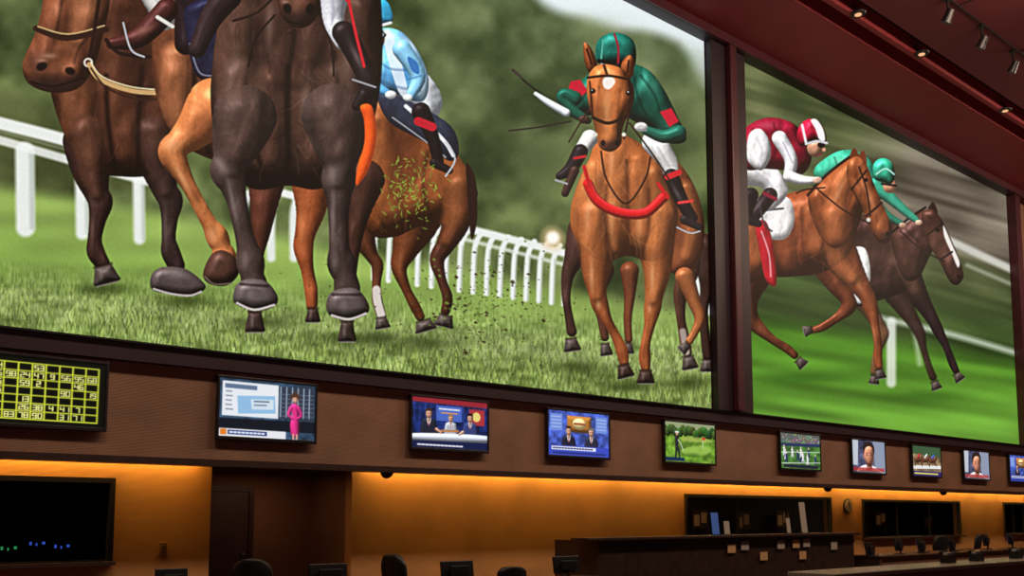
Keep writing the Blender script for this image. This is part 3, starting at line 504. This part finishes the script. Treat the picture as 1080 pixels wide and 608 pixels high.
boxes('trim_3',[(-8,42,-.36,-.302,ZC-.20,ZC-.001)],M_frameR)
boxes('trim_4',[(tx1+.03,tx1+.4,-.30,0,zb-.03,zt+.03)],M_frameR)
zl0=3.56
boxes('trim_5',[(-8,42,-.16,0.0,zl0,zb-.06)],M_frame)
boxes('trim_6',[(-8,42,-.22,0.0,zb-.058,zb-.052)],M_groove)
# ------------------------------------------------------------------ room shell
boxes('wall_back_upper',[(-8,42,0.0,0.25,2.3,ZC)],M_fascia)
fasc=boxes('wall_fascia_panel',[(-8,42,-0.02,0.0,2.36,zl0)],M_fascia)
boxes('trim_7',[(-8,42,-.05,0.0,2.27,2.359)],M_trim)
YB=1.0
boxes('ceiling_cove_soffit',[(-8,42,0.25,YB-.2,2.3,2.36),(-8,42,0.25,YB,2.55,2.6)],M_trim)
def X(p,y=540,Y=YB): return pw(p,y,Y)[0]
def Z(p,y,Y=YB): return pw(p,y,Y)[1]
ops=[(-6,X(120),0.95,Z(60,503)),(X(222),X(371),0.0,Z(300,495)),(X(722),X(876),1.05,Z(800,523)),(X(909),X(1012),0.98,Z(960,528)),(X(1058),X(1090),0.98,Z(960,528))]
segs=[]; cx=-8
for a,b,z0,z1 in ops:
    segs.append((cx,a,YB,YB+.2,0,2.55)); 
    if z0>0: segs.append((a,b,YB,YB+.2,0,z0))
    segs.append((a,b,YB,YB+.2,z1,2.55)); cx=b
segs.append((cx,42,YB,YB+.2,0,2.55))
boxes('wall_back_lower',segs,M_wall)
wi=0
for k,(a,b,z0,z1) in enumerate(ops):
    if z0<=0: continue
    wi+=1; e=empty('window_%d'%wi); w=.07
    a2=max(a,-6)
    fr=[(a2,a2+w,YB-.04,YB+.06,z0,z1),(b-w,b,YB-.04,YB+.06,z0,z1),(a2+w,b-w,YB-.04,YB+.06,z1-w,z1),(a2+w,b-w,YB-.04,YB+.06,z0,z0+w)]
    if wi>1:
        nm=3
        for i in range(1,nm):
            xm_=a2+(b-a2)*i/nm; fr.append((xm_-.02,xm_+.02,YB,YB+.05,z0+w,z1-w))
    boxes('frame',fr,M_black,e)
    boxes('sill',[(a2,b,YB-.16,YB-.04,z0,z0+.05)],M_trim,e)
a,b,z0,z1=ops[1]
DR=YB+1.3
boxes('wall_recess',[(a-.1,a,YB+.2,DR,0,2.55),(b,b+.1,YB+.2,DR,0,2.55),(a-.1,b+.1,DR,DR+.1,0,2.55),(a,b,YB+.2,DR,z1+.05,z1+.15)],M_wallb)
d=empty('door_1')
dx0=a+.1; dx1=dx0+1.15
boxes('leaf',[(dx0+.08,dx1-.08,DR-.045,DR-.005,0,2.0)],M_door,d,bev=.005)
boxes('jamb',[(dx0,dx0+.08,DR-.07,DR-.002,0,2.08),(dx1-.08,dx1,DR-.07,DR-.002,0,2.08),(dx0+.08,dx1-.08,DR-.07,DR-.002,2.0,2.08)],M_trim,d)
cyl('knob',(dx1-.18,DR-.08,1.0),.03,.03,.07,M_chrome,d,axis='Y')
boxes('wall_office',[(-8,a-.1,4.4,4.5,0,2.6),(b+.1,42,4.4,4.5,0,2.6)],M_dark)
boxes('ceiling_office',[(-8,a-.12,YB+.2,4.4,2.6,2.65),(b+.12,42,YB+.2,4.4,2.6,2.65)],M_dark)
boxes('floor',[(-12,42,-26,4.5,-.1,0)],M_floor)
boxes('wall_right',[(42,42.2,-26,4.5,0,ZC+.6)],M_wallb)
boxes('wall_left',[(-12.2,-12,-26,4.5,0,ZC+.6)],M_wallb)
yA=pz(838,0,ZC)[1]; yB=pz(868,0,ZC)[1]; yC=pz(905,0,ZC)[1]
boxes('ceiling_soffit',[(-12,42,yA,0.25,ZC,ZC+.5)],M_ceilR)
boxes('ceiling',[(-12,42,-26,yC,ZC+.02,ZC+.5)],M_ceil)
boxes('ceiling_groove',[(-12,42,yC,yA,ZC+.4,ZC+.5)],M_groove)
boxes('trim_8',[(-12,42,yB-.12,yB,ZC-.02,ZC+.35)],M_ceilR)
tl=[]
y=yC-1.2
while y>-26: tl.append((-12,42,y-.03,y,ZC+.0,ZC+.0199)); y-=1.5
xx=-11
while xx<41: tl.append((xx,xx+.03,-26,yC-1.2,ZC+.005,ZC+.0195)); xx+=3
boxes('ceiling_tile_grid',tl,M_groove)
for px,py in ((972,56),(1060,116),(905,14)):
    x_,y_=pz(px,py,ZC); e=empty('recessed_downlight'); cyl('ring',(x_,y_,ZC-.015),.15,.17,.03,M_black,e); cyl('lens',(x_,y_,ZC-.035),.07,.07,.01,M_lamp,e)
for px,py in ((1000,14),(1036,42),(1069,68)):
    x_,y_=pz(px,py,ZC-.3); e=empty('ceiling_spotlight')
    cyl('stem',(x_,y_,ZC-.12),.025,.025,.28,M_black,e); cyl('can',(x_,y_,ZC-.36),.1,.07,.26,M_black,e,rot=(.5,0,0)); cyl('canopy',(x_,y_,ZC+.0),.08,.08,.03,M_black,e)

# ------------------------------------------------------------------ televisions
def tvart(kind):
    T=Canvas(0,0,160,90,1.25); T.spec=.15
    yy,xx=np.meshgrid(T.Y,T.X,indexing='ij'); nz_=T.noise(14,10)[...,None]*.6+T.noise(5,4)[...,None]*.4
    def person(x,y,h,coat,skin=(214,160,130),hair=(60,40,30),legs=None):
        T.poly([(x-h*.14,y),(x-h*.24,y+h*.08),(x-h*.26,y+h*.5),(x+h*.26,y+h*.5),(x+h*.24,y+h*.08),(x+h*.14,y),(x,y-h*.04)],coat,k=.5,r=6)
        T.poly([(x-h*.07,y-h*.02),(x+h*.07,y-h*.02),(x,y+h*.2)],(235,235,235)); T.line([(x,y+h*.02),(x,y+h*.18)],h*.03,(170,40,50))
        T.limb([(x,y-h*.04,h*.05),(x,y+h*.02,h*.05)],skin); T.ell(x,y-h*.15,h*.1,h*.14,skin,k=.5,r=5); T.poly([(x-h*.11,y-h*.14),(x-h*.1,y-h*.28),(x,y-h*.32),(x+h*.1,y-h*.28),(x+h*.11,y-h*.14),(x+h*.07,y-h*.22),(x-h*.07,y-h*.22)],hair)
        T.line([(x-h*.05,y-h*.16),(x-h*.03,y-h*.16)],1.4,(40,30,30)); T.line([(x+h*.03,y-h*.16),(x+h*.05,y-h*.16)],1.4,(40,30,30)); T.line([(x-h*.03,y-h*.08),(x+h*.03,y-h*.08)],1.2,(150,70,70))
    if kind=='news1':
        T.a[:]=col(50,74,100)*(0.4+1.0*nz_); T.poly([(4,4),(96,4),(96,58),(4,58)],(226,230,236),sm=False); T.poly([(8,8),(60,8),(60,15),(8,15)],(90,110,140),sm=False)
        for j in range(5): T.line([(10,20+j*7),(18+rng.uniform(0,8),20+j*7)],2,(120,130,150),sm=False)
        T.poly([(28,26),(90,22),(92,50),(30,54)],(140,184,220),sm=False); T.poly([(50,30),(88,28),(88,44),(52,46)],(206,220,230),sm=False); T.line([(56,33),(80,32)],2,(60,80,110)); T.line([(56,39),(76,38)],2,(90,110,140)); T.poly([(98,6),(158,2),(158,60),(98,56)],(50,56,70),sm=False)
        for i in range(6): T.line([(100+i*10,6),(100+i*10,54)],2,(150,170,190)); T.line([(98,18+i*7),(158,16+i*7)],1,(110,120,140))
        T.poly([(0,62),(160,60),(160,78),(0,80)],(20,24,34),sm=False); T.poly([(0,78),(110,78),(110,90),(0,90)],(226,228,232),sm=False); T.poly([(14,80),(78,80),(78,87),(14,87)],(40,60,120),sm=False); T.poly([(2,79),(12,79),(12,88),(2,88)],(220,120,40),sm=False)
        for j in range(9): T.line([(18+j*6.5,83.5),(21+j*6.5,83.5)],3,(220,226,240),sm=False)
        T.limb([(124,38,7),(126,52,5.5),(125,66,8),(126,80,7)],(216,50,130)); T.limb([(118,38,3),(114,50,2.5),(122,56,2)],(216,60,136)); T.limb([(131,38,3),(136,50,2.5),(128,56,2)],(206,46,126)); T.ell(125,24,4.6,6.5,(224,172,144),k=.4,r=4); T.poly([(118,30),(118,18),(125,13),(132,18),(132,32),(129,22),(121,22)],(80,50,34)); T.line([(123,82),(123,90)],3,(220,170,140)); T.line([(129,82),(129,90)],3,(220,170,140)); T.ell(123,23,.8,.7,(40,30,30)); T.ell(127,23,.8,.7,(40,30,30))
    elif kind=='panel':
        T.a[:]=col(24,40,100)*(0.3+1.3*nz_); T.poly([(0,0),(160,0),(160,10),(0,8)],(150,40,50),sm=False); T.poly([(50,12),(104,12),(104,40),(50,40)],(70,100,190),sm=False); T.line([(56,18),(98,18)],3,(230,232,240)); T.line([(60,25),(94,25)],2,(250,160,60))
        for i in range(14): T.line([(4+i*11.5,10),(4+i*11.5,40)],1,(90,120,200),alpha=.6)
        T.poly([(120,14),(154,14),(154,44),(120,44)],(170,50,56),sm=False); T.ell(136,28,9,9,(230,210,120))
        person(34,38,62,(30,34,48)); person(80,42,48,(170,172,184),hair=(150,110,60)); person(122,40,58,(50,60,110),hair=(30,24,22)); T.poly([(0,66),(160,62),(160,76),(0,80)],(186,190,202),k=.5); T.poly([(0,78),(160,76),(160,90),(0,90)],(20,30,70),sm=False)
        for j in range(12): T.line([(12+j*8,85),(17+j*8,85)],3,(220,220,230),sm=False)
        T.line([(60,58),(96,57)],4,(180,120,70)); T.limb([(50,56,3),(60,62,2)],(214,160,130)); T.limb([(106,58,3),(98,63,2)],(214,160,130))
    elif kind=='anchors':
        T.a[:]=col(64,84,170)*(0.4+1.2*nz_); T.poly([(48,8),(112,8),(112,42),(48,42)],(170,110,46),k=.5,sm=False); T.ell(80,24,18,12,(240,216,150),k=.4,r=10); T.line([(66,24),(94,24)],4,(150,60,40)); T.poly([(4,6),(36,6),(36,40),(4,40)],(110,140,216),sm=False); T.poly([(124,6),(156,6),(156,40),(124,40)],(110,140,216),sm=False)
        for i in range(4): T.line([(8,12+i*7),(32,12+i*7)],2,(200,214,240),alpha=.7); T.line([(128,12+i*7),(152,12+i*7)],2,(200,214,240),alpha=.7)
        person(52,50,66,(30,32,46)); person(112,50,66,(40,42,60),hair=(110,100,96)); T.poly([(0,70),(160,70),(160,90),(0,90)],(60,76,190),sm=False); T.poly([(8,72),(124,72),(124,79),(8,79)],(232,234,240),sm=False)
        for j in range(14): T.line([(12+j*7.6,75.5),(16+j*7.6,75.5)],3,(40,50,110),sm=False)
        T.line([(12,85),(150,85)],4,(40,50,120))
    elif kind=='golf':
        T.a[:]=col(104,146,46)*(0.5+1.0*nz_); T.a[yy<26]=col(150,160,120)
        for x in range(0,170,8): T.ell(x,20+rng.uniform(-6,6),9,11,(rng.uniform(30,60),rng.uniform(60,86),30),k=.6,r=8)
        T.poly([(50,62),(110,50),(150,58),(120,72),(70,74)],(156,190,84),alpha=.8,soft=3); T.poly([(60,32),(130,32),(150,40),(60,42)],(170,186,90),alpha=.8,soft=3); T.limb([(36,34,5),(36,48,5),(34,62,3),(32,78,2.5)],(34,34,40)); T.limb([(38,56,4),(42,68,3),(44,78,2.5)],(40,40,46)); T.ell(37,25,4,5,(200,150,120)); T.line([(32,22),(42,22)],3,(240,240,240)); T.line([(40,40),(48,48),(56,64)],2,(220,220,220)); T.line([(120,30),(120,56)],1.5,(230,230,230)); T.poly([(120,30),(130,33),(120,37)],(220,40,40))
        T.poly([(0,80),(60,80),(60,88),(0,88)],(20,40,80),sm=False)
        for i in range(4): T.blob(rng.uniform(0,160),rng.uniform(45,88),24,4,(60,96,30),.6)
    elif kind=='field':
        T.a[:]=col(70,116,50)*(0.5+1.0*nz_); T.poly([(0,0),(160,0),(160,24),(0,24)],(96,100,92),sm=False)
        for i in range(110): T.ell(rng.uniform(0,160),rng.uniform(2,24),2,2,tuple(rng.integers(50,220,3)),n=6)
        T.poly([(0,26),(160,22),(160,30),(0,34)],(40,50,90),sm=False)
        for i in range(12):
            x,y=rng.uniform(12,148),rng.uniform(38,66); c=(230,230,235) if i%2 else (40,46,100); T.limb([(x,y,4),(x+1,y+8,3.4),(x-3,y+18,1.8)],c); T.limb([(x+1,y+8,3),(x+5,y+18,1.6)],c); T.ell(x,y-6,3,3,(210,190,170)); T.limb([(x,y,1.8),(x+6,y+5,1.4)],c)
        T.line([(0,50),(160,44)],1.5,(240,240,240)); T.line([(0,78),(160,72)],1.5,(240,240,240)); T.poly([(10,80),(150,80),(150,88),(10,88)],(30,34,50),sm=False)
    elif kind=='track':
        T.a[:]=col(130,110,80)*(0.5+1.0*nz_); T.poly([(0,0),(160,0),(160,30),(0,24)],(60,90,60),sm=False); T.poly([(0,60),(160,56),(160,66),(0,70)],(230,230,230),sm=False)
        for x,c in ((30,(200,40,50)),(70,(240,240,240)),(112,(60,90,200))):
            T.limb([(x-16,44,6),(x,42,7),(x+14,40,6),(x+24,30,3)],(90,50,34)); T.limb([(x-14,48,3),(x-20,62,1.6)],(80,44,30)); T.limb([(x+12,46,3),(x+22,58,1.6)],(80,44,30)); T.limb([(x,34,4),(x+6,28,4)],c); T.ell(x+11,24,3,3,c)
        T.poly([(0,76),(160,76),(160,90),(0,90)],(50,40,110),sm=False); T.line([(8,83),(140,83)],4,(230,220,90))
    elif kind=='face':
        T.a[:]=col(70,74,104)*(0.4+1.2*nz_); T.poly([(100,0),(160,0),(160,90),(110,90)],(140,150,172),sm=False); T.poly([(0,0),(30,0),(24,70),(0,70)],(190,196,206),sm=False)
        T.poly([(26,90),(34,76),(62,68),(98,70),(128,80),(136,90)],(206,206,212),k=.5,r=12); T.limb([(80,58,12),(80,72,14)],(190,124,96)); T.poly([(56,40),(60,16),(80,8),(100,16),(104,40),(98,60),(86,72),(74,72),(62,60)],(208,140,110),k=.7,r=20); T.poly([(54,40),(52,16),(68,3),(94,3),(108,18),(106,40),(102,24),(88,15),(70,17),(60,26)],(44,30,26)); T.ell(71,40,4,1.8,(30,20,20)); T.ell(91,40,4,1.8,(30,20,20)); T.line([(66,35),(75,34)],2,(60,36,30)); T.line([(86,34),(96,35)],2,(60,36,30)); T.line([(81,42),(79,52),(84,53)],2,(150,90,70)); T.line([(72,62),(82,63),(91,61)],2.5,(140,60,56)); T.ell(55,44,3.5,7,(190,124,98)); T.blob(96,50,8,18,(150,90,70),.5); T.poly([(4,76),(156,76),(156,86),(4,86)],(180,50,50),sm=False,alpha=.8)
    elif kind=='tote':
        T.a[:]=col(10,12,8); yel=(206,214,60)
        SEG={'0':'abcdef','1':'bc','2':'abged','3':'abgcd','4':'fgbc','5':'afgcd','6':'afgedc','7':'abc','8':'abcdefg','9':'abcdfg'}
        def dig(ch,x,y,w=3.6,h=6.4):
            p={'a':((x,y),(x+w,y)),'b':((x+w,y),(x+w,y+h/2)),'c':((x+w,y+h/2),(x+w,y+h)),'d':((x,y+h),(x+w,y+h)),'e':((x,y+h/2),(x,y+h)),'f':((x,y),(x,y+h/2)),'g':((x,y+h/2),(x+w,y+h/2))}
            for s_ in SEG[ch]: T.line(list(p[s_]),1.3,(250,250,150),sm=False,soft=.7)
        for i in range(11): T.line([(8+i*14.4,8),(8+i*14.4,84)],1.7,yel,sm=False)
        for j in range(8): T.line([(8,8+j*10.86),(152,8+j*10.86)],1.7,yel,sm=False)
        for j in range(7):
            for i in range(10):
                if rng.random()<.5:
                    s_=str(rng.integers(2,99)); x=8+i*14.4+(5.2 if len(s_)==1 else 2.6)
                    for k_,ch_ in enumerate(s_): dig(ch_,x+k_*5.6,8+j*10.86+2.3)
    return T
def tv(x0,x1,z0,z1,kind,name='television'):
    e=empty(name); bz=.035; yb=-.13
    boxes('bezel',[(x0,x0+bz,yb,yb+.05,z0,z1),(x1-bz,x1,yb,yb+.05,z0,z1),(x0+bz,x1-bz,yb,yb+.05,z1-bz,z1),(x0+bz,x1-bz,yb,yb+.05,z0,z0+bz*1.4)],M_black,e,bev=.006)
    boxes('back_shell',[(x0+.01,x1-.01,yb+.03,yb+.07,z0+.01,z1-.01)],M_black,e)
    boxes('wall_bracket',[(x0+.4,x1-.4,yb+.07,-.02,z0+.2,z1-.2)],M_black,e)
    T=tvart(kind); nx,nz=200,113
    xs=np.linspace(x0+bz,x1-bz,nx); zs=np.linspace(z1-bz,z0+bz*1.4,nz); Xg,Zg=np.meshgrid(xs,zs)
    u=(Xg-xs[0])/(xs[-1]-xs[0])*160; v=(zs[0]-Zg)/(zs[0]-zs[-1])*90
    grid_obj('screen',np.stack([Xg,np.full_like(Xg,yb+.015),Zg],-1),T.sample(u,v),M_tv,e)
tzs=(2.63,3.50)
TY=-.13
def TX(p): return pw(p,470,TY)[0]
tv(TX(112)-1.75,TX(112),pw(112,456,TY)[1],pw(112,382,TY)[1],'tote','betting_odds_board')
for p0,p1,kd in ((228,334,'news1'),(433,516,'panel'),(577.5,644,'anchors'),(701,755.5,'golf'),(823,866,'field'),(898.5,934,'face'),(962,992.5,'track'),(1016,1043,'face'),(1064,1088,'anchors')):
    tv(TX(p0),TX(p1),tzs[0],tzs[1],kd)

# ------------------------------------------------------------------ small wall items
for px,py in ((408,497),(873,515),(995,519)):
    x_,z_=pw(px,py,.1); e=empty('dome_camera'); cyl('mount',(x_,.1,2.29),.11,.11,.02,M_black,e)
    bm=bmesh.new(); bmesh.ops.create_uvsphere(bm,u_segments=20,v_segments=12,radius=.1)
    bmesh.ops.delete(bm,geom=[v for v in bm.verts if v.co.z>0.02],context='VERTS'); fin(bm,'dome',M_black,e,(x_,.1,2.28),smooth=True)
x_,z_=pw(893,534,YB); e=empty('wall_clock'); cyl('rim',(x_,YB-.03,z_),.19,.19,.05,M_black,e,32,'Y'); cyl('face',(x_,YB-.06,z_),.165,.165,.01,M_paper,e,32,'Y')
boxes('hands',[(x_-.01,x_+.01,YB-.072,YB-.066,z_,z_+.12),(x_,x_+.08,YB-.072,YB-.066,z_-.008,z_+.008)],M_black,e)
x_,z_=pw(172,578,YB); e=empty('light_switch'); boxes('plate',[(x_-.05,x_+.05,YB-.015,YB,z_-.07,z_+.07)],M_wallb,e,bev=.004); boxes('toggle',[(x_-.01,x_+.01,YB-.03,YB-.015,z_-.02,z_+.02)],M_trim,e)

# ------------------------------------------------------------------ furniture
def monitor(x,y,zt,w=.42,h=.28,ang=0,zb_=None,name='betting_terminal',lit=False):
    zb_=zb_ if zb_ is not None else zt-.36
    e=empty(name); e.location=(x,y,0); e.rotation_euler=(0,0,ang)
    bm=bmesh.new(); bbox_into(bm,-w/2,w/2,-.02,.02,0,h); o=fin(bm,'panel',M_black,e,(0,0,zt-h),(math.radians(-8),0,0),bev=.008)
    boxes('rear_housing',[(-w*.3,w*.3,-.055,-.02,zt-h*.8,zt-h*.25)],M_black,e,bev=.01)
    boxes('glass',[(-w/2+.02,w/2-.02,.022,.026,.02,h-.02)],M_blueg if lit else M_dark,e,loc=(0,.0,zt-h),rot=(math.radians(-8),0,0))
    cyl('stem',(0,-.03,(zb_+.02+zt-h*.6)/2),.025,.025,max(.03,zt-h*.6-zb_-.02),M_black,e,16)
    boxes('foot',[(-.13,.13,-.13,.08,zb_+.001,zb_+.02)],M_black,e,bev=.005)
def chair(x,y,ang,H=1.08):
    e=empty('office_chair'); e.location=(x,y,0); e.rotation_euler=(0,0,ang)
    def pad(nm,w,d,h,loc,rot,cv=.0):
        bm=bmesh.new(); bmesh.ops.create_cube(bm,size=1); bmesh.ops.subdivide_edges(bm,edges=bm.edges,cuts=4,use_grid_fill=True)
        for v in bm.verts:
            a,b,c=v.co*2
            s1=1-.28*abs(c if h>d else b)**4; s2=1-.2*abs(a)**4
            v.co=Vector((a*w/2*s1,b*d/2*(1-.45*abs(a)**4)+cv*a*a,c*h/2*s2))
        o=fin(bm,nm,M_leather,e,loc,rot,smooth=True); sb=o.modifiers.new('s','SUBSURF'); sb.levels=1; sb.render_levels=2
    pad('seat',.52,.50,.10,(0,0,.48),None); pad('backrest',.50,.09,H-.60,(0,.26,.60+(H-.60)/2),(math.radians(-8),0,0),-.05)
    boxes('back_bar',[(-.04,.04,.22,.26,.44,.7)],M_black,e,bev=.005)
    boxes('armrest_left',[(-.31,-.25,-.15,.15,.68,.71),(-.29,-.27,-.02,.02,.46,.68)],M_black,e,bev=.006); boxes('armrest_right',[(.25,.31,-.15,.15,.68,.71),(.27,.29,-.02,.02,.46,.68)],M_black,e,bev=.006)
    cyl('gas_lift',(0,0,.27),.03,.03,.34,M_chrome,e,16)
    for i in range(5):
        t=i*2*math.pi/5; bm=bmesh.new(); bbox_into(bm,0,.30,-.025,.025,.07,.11); fin(bm,'base_leg_%d'%(i+1),M_black,e,(0,0,0),(0,0,t),bev=.008)
        cyl('caster_%d'%(i+1),(.28*math.cos(t),.28*math.sin(t),.035),.035,.035,.03,M_black,e,16,'Y')
def low_desk(x0,x1,y0,y1,h=.72):
    e=empty('service_desk')
    boxes('worktop',[(x0,x1,y0,y1,h-.04,h)],M_desk,e,bev=.008); boxes('front_panel',[(x0+.05,x1-.05,y0+.06,y0+.1,0,h-.04)],M_wallb,e)
    boxes('gables',[(x0+.02,x0+.06,y0+.1,y1-.02,0,h-.04),(x1-.06,x1-.02,y0+.1,y1-.02,0,h-.04)],M_desk,e)
low_desk(1.6,10.2,-2.7,-1.95)
def place(px,py,Y): return pw(px,py,Y)
for px,py,w in ((182,600,.34),(347,595,.5),(483,592,.52),(598,587,.5)):
    x_,z_=place(px,py,-2.3); monitor(x_,-2.3,z_,w,.24,0,.72)
for px,py,a_ in ((268,589,2.6),(428,584,1.7),(532,597,3.0)):
    x_,z_=place(px,py,-1.2); chair(x_,-1.2,a_,z_)
rd=empty('raised_supervisor_desk'); rx0=pw(620,568,-1.5)[0]; rx1=pw(908,561,-1.5)[0]; rz=pw(620,568,-1.5)[1]
boxes('ledge_top',[(rx0,rx1,-1.5,-1.1,rz-.05,rz)],M_desk,rd,bev=.008)
boxes('front_panel',[(rx0+.35,rx1-.1,-1.38,-1.30,0,rz-.05)],M_desk,rd); boxes('front_moulding',[(rx0+.35,rx1-.1,-1.41,-1.38,rz-.2,rz-.16),(rx0+.35,rx1-.1,-1.41,-1.38,0,.12)],M_trim,rd)
boxes('end_panel',[(rx0+.35,rx0+.43,-1.30,-.35,0,rz-.05),(rx1-.18,rx1-.1,-1.30,-.35,0,rz-.05)],M_desk,rd)
boxes('worktop',[(rx0+.43,rx1-.18,-1.30,-.35,.72,.76)],M_desk,rd)
def holder(px,py0,py1,Y,w,m,zb_,name='sign_holder'):
    x_,z1=pw(px,py0,Y); e=empty(name); e.location=(x_,Y,zb_)
    h=z1-zb_
    boxes('card',[(-w/2,w/2,-.006,.006,.012,h)],m,e,rot=(math.radians(-6),0,0)); boxes('foot',[(-w/2,w/2,-.05,.05,.0005,.012)],M_black,e)
for px,p0,w,m in ((755,541,.2,M_blueg),(767,550,.16,M_paper),(832,547,.12,M_paper),(848,530,.2,M_paper)):
    holder(px,p0,0,-1.25,w,m,rz)
ci=0
for px,py,m in ((772,579,M_orng),(786,576,M_paper),(824,575,M_paper),(840,574,M_orng),(851,573,M_paper),(806,587,M_orng),(847,586,M_orng),(880,576,M_paper)):
    x_,z_=pw(px,py,-1.42); ci+=1; boxes('notice_card_%d'%ci,[(x_-.12,x_+.12,-1.416,-1.411,z_-.08,z_+.08)],m,rd)
low_desk(rx1+.5,36,-1.7,-.9,.74)
for px,py,lit in ((918,575,0),(948,570,0),(972,571,1),(1004,570,0),(1040,566,0),(1066,565,1)):
    x_,z_=place(px,py,-1.3); monitor(x_,-1.3,z_+.05,.5,.3,.2,.74,lit=bool(lit))
for px,py,a_ in ((985,571,2.8),(1022,570,3.3)):
    x_,z_=place(px,py,-.4); chair(x_,-.4,a_,1.1)
cz=1.02; cx0,cy0=pz(880,606,cz); ce=empty('stone_counter')
boxes('stone_top',[(cx0,cx0+14,cy0,cy0+.55,cz-.05,cz)],M_stone,ce,bev=.01); boxes('front_panel',[(cx0+.1,cx0+13.9,cy0+.1,cy0+.16,0,cz-.05)],M_wallb,ce); boxes('supports',[(cx0+.1,cx0+.16,cy0+.16,cy0+.5,0,cz-.05),(cx0+13.8,cx0+13.86,cy0+.16,cy0+.5,0,cz-.05)],M_desk,ce)
for k_,px in enumerate((1000,1030,1072)):
    x_,z_=pw(px,592,cy0+.3); e=empty('paper_slip_tray'); e.location=(x_,cy0+.3,cz)
    boxes('tray',[(-.09,.09,-.06,-.05,.001,.1),(-.09,.09,.05,.06,.001,.14),(-.09,.09,-.05,.05,.001,.012),(-.09,-.08,-.05,.05,.012,.1),(.08,.09,-.05,.05,.012,.1)],M_black,e); boxes('slips',[(-.07,.07,-.03,.03,.012,.13)],M_paper,e)
for px,py,Y,m in ((40,574,3.6,M_led),(66,577,3.6,M_led),(10,579,3.6,M_greeng)):
    x_,z_=pw(px,py,Y); e=empty('server_rack'); boxes('rack',[(x_-.2,x_+.2,Y,Y+.5,0,z_+.3)],M_dark,e); boxes('indicator_lights',[(x_-.12+i*.09,x_-.12+i*.09+[.03,.02,.04][i],Y-.01,Y-.0005,z_-[.02,.03,.01][i],z_+[.03,.01,.03][i]) for i in range(3)],m,e)
for px,py in ((745,548),(790,550),(832,548),(935,548),(985,550),(1070,548)):
    x_,z_=pw(px,py,3.9); e=empty('standing_notice_board'); boxes('board',[(x_-.35,x_+.35,4.1,4.14,z_-.25,z_+.25)],M_trim,e); boxes('legs',[(x_-.33,x_-.29,4.1,4.14,0,z_-.25),(x_+.29,x_+.33,4.1,4.14,0,z_-.25),(x_-.36,x_-.26,3.95,4.25,0,.03),(x_+.26,x_+.36,3.95,4.25,0,.03)],M_trim,e); boxes('sheets',[(x_-.28,x_-.05,4.09,4.099,z_-.18,z_+.12),(x_+.03,x_+.26,4.09,4.099,z_-.1,z_+.18)],M_orng,e)

# ------------------------------------------------------------------ lights
def area(name,loc,rot,sx,sy,en,colr):
    l=bpy.data.lights.new(name,'AREA'); l.shape='RECTANGLE'; l.size=sx; l.size_y=sy; l.energy=en; l.color=colr
    o=bpy.data.objects.new(name,l); o.location=loc; o.rotation_euler=rot; scene.collection.objects.link(o); return o
amber=(1,.54,.10)
for i,(xa,xb) in enumerate(((-4,a-.2),(b+.2,14),(14.2,22),(22.2,30),(30.2,38))):
    area('cove_light',((xa+xb)/2,YB-.10,2.5),(math.radians(11),0,0),xb-xa,.06,13*(xb-xa),amber)
area('recess_fill_light',((a+b)/2,YB+.5,2.28),(0,0,0),1.0,.1,4,(1,.6,.35))  # added fill that brightens the recess walls, no fitting modelled there
for x_ in (2,10,18,26,34):
    area('fascia_fill_light',(x_,-7,ZC-.6),(math.radians(38),0,0),4,1,380,(1,.74,.55))  # added unseen fills lifting the brown fascia, apart from the ceiling fittings
for x_ in (6,16,26,36):
    area('ceiling_fill_light',(x_,-9,3.2),(math.radians(180-14),0,0),3,.6,70,(1,.42,.38))  # added reddish fills floating in mid-air to brighten the maroon ceiling
area('office_light',(18,2.8,2.5),(0,0,0),8,.3,15,(1,.7,.4)); area('office_light',(27,2.8,2.5),(0,0,0),6,.3,15,(1,.7,.4)); area('office_light',(1,2.8,2.5),(0,0,0),3,.3,3,(1,.7,.4))
w=bpy.data.worlds.new('world'); scene.world=w; w.use_nodes=True; w.node_tree.nodes['Background'].inputs[0].default_value=(.05,.03,.03,1); w.node_tree.nodes['Background'].inputs[1].default_value=.8
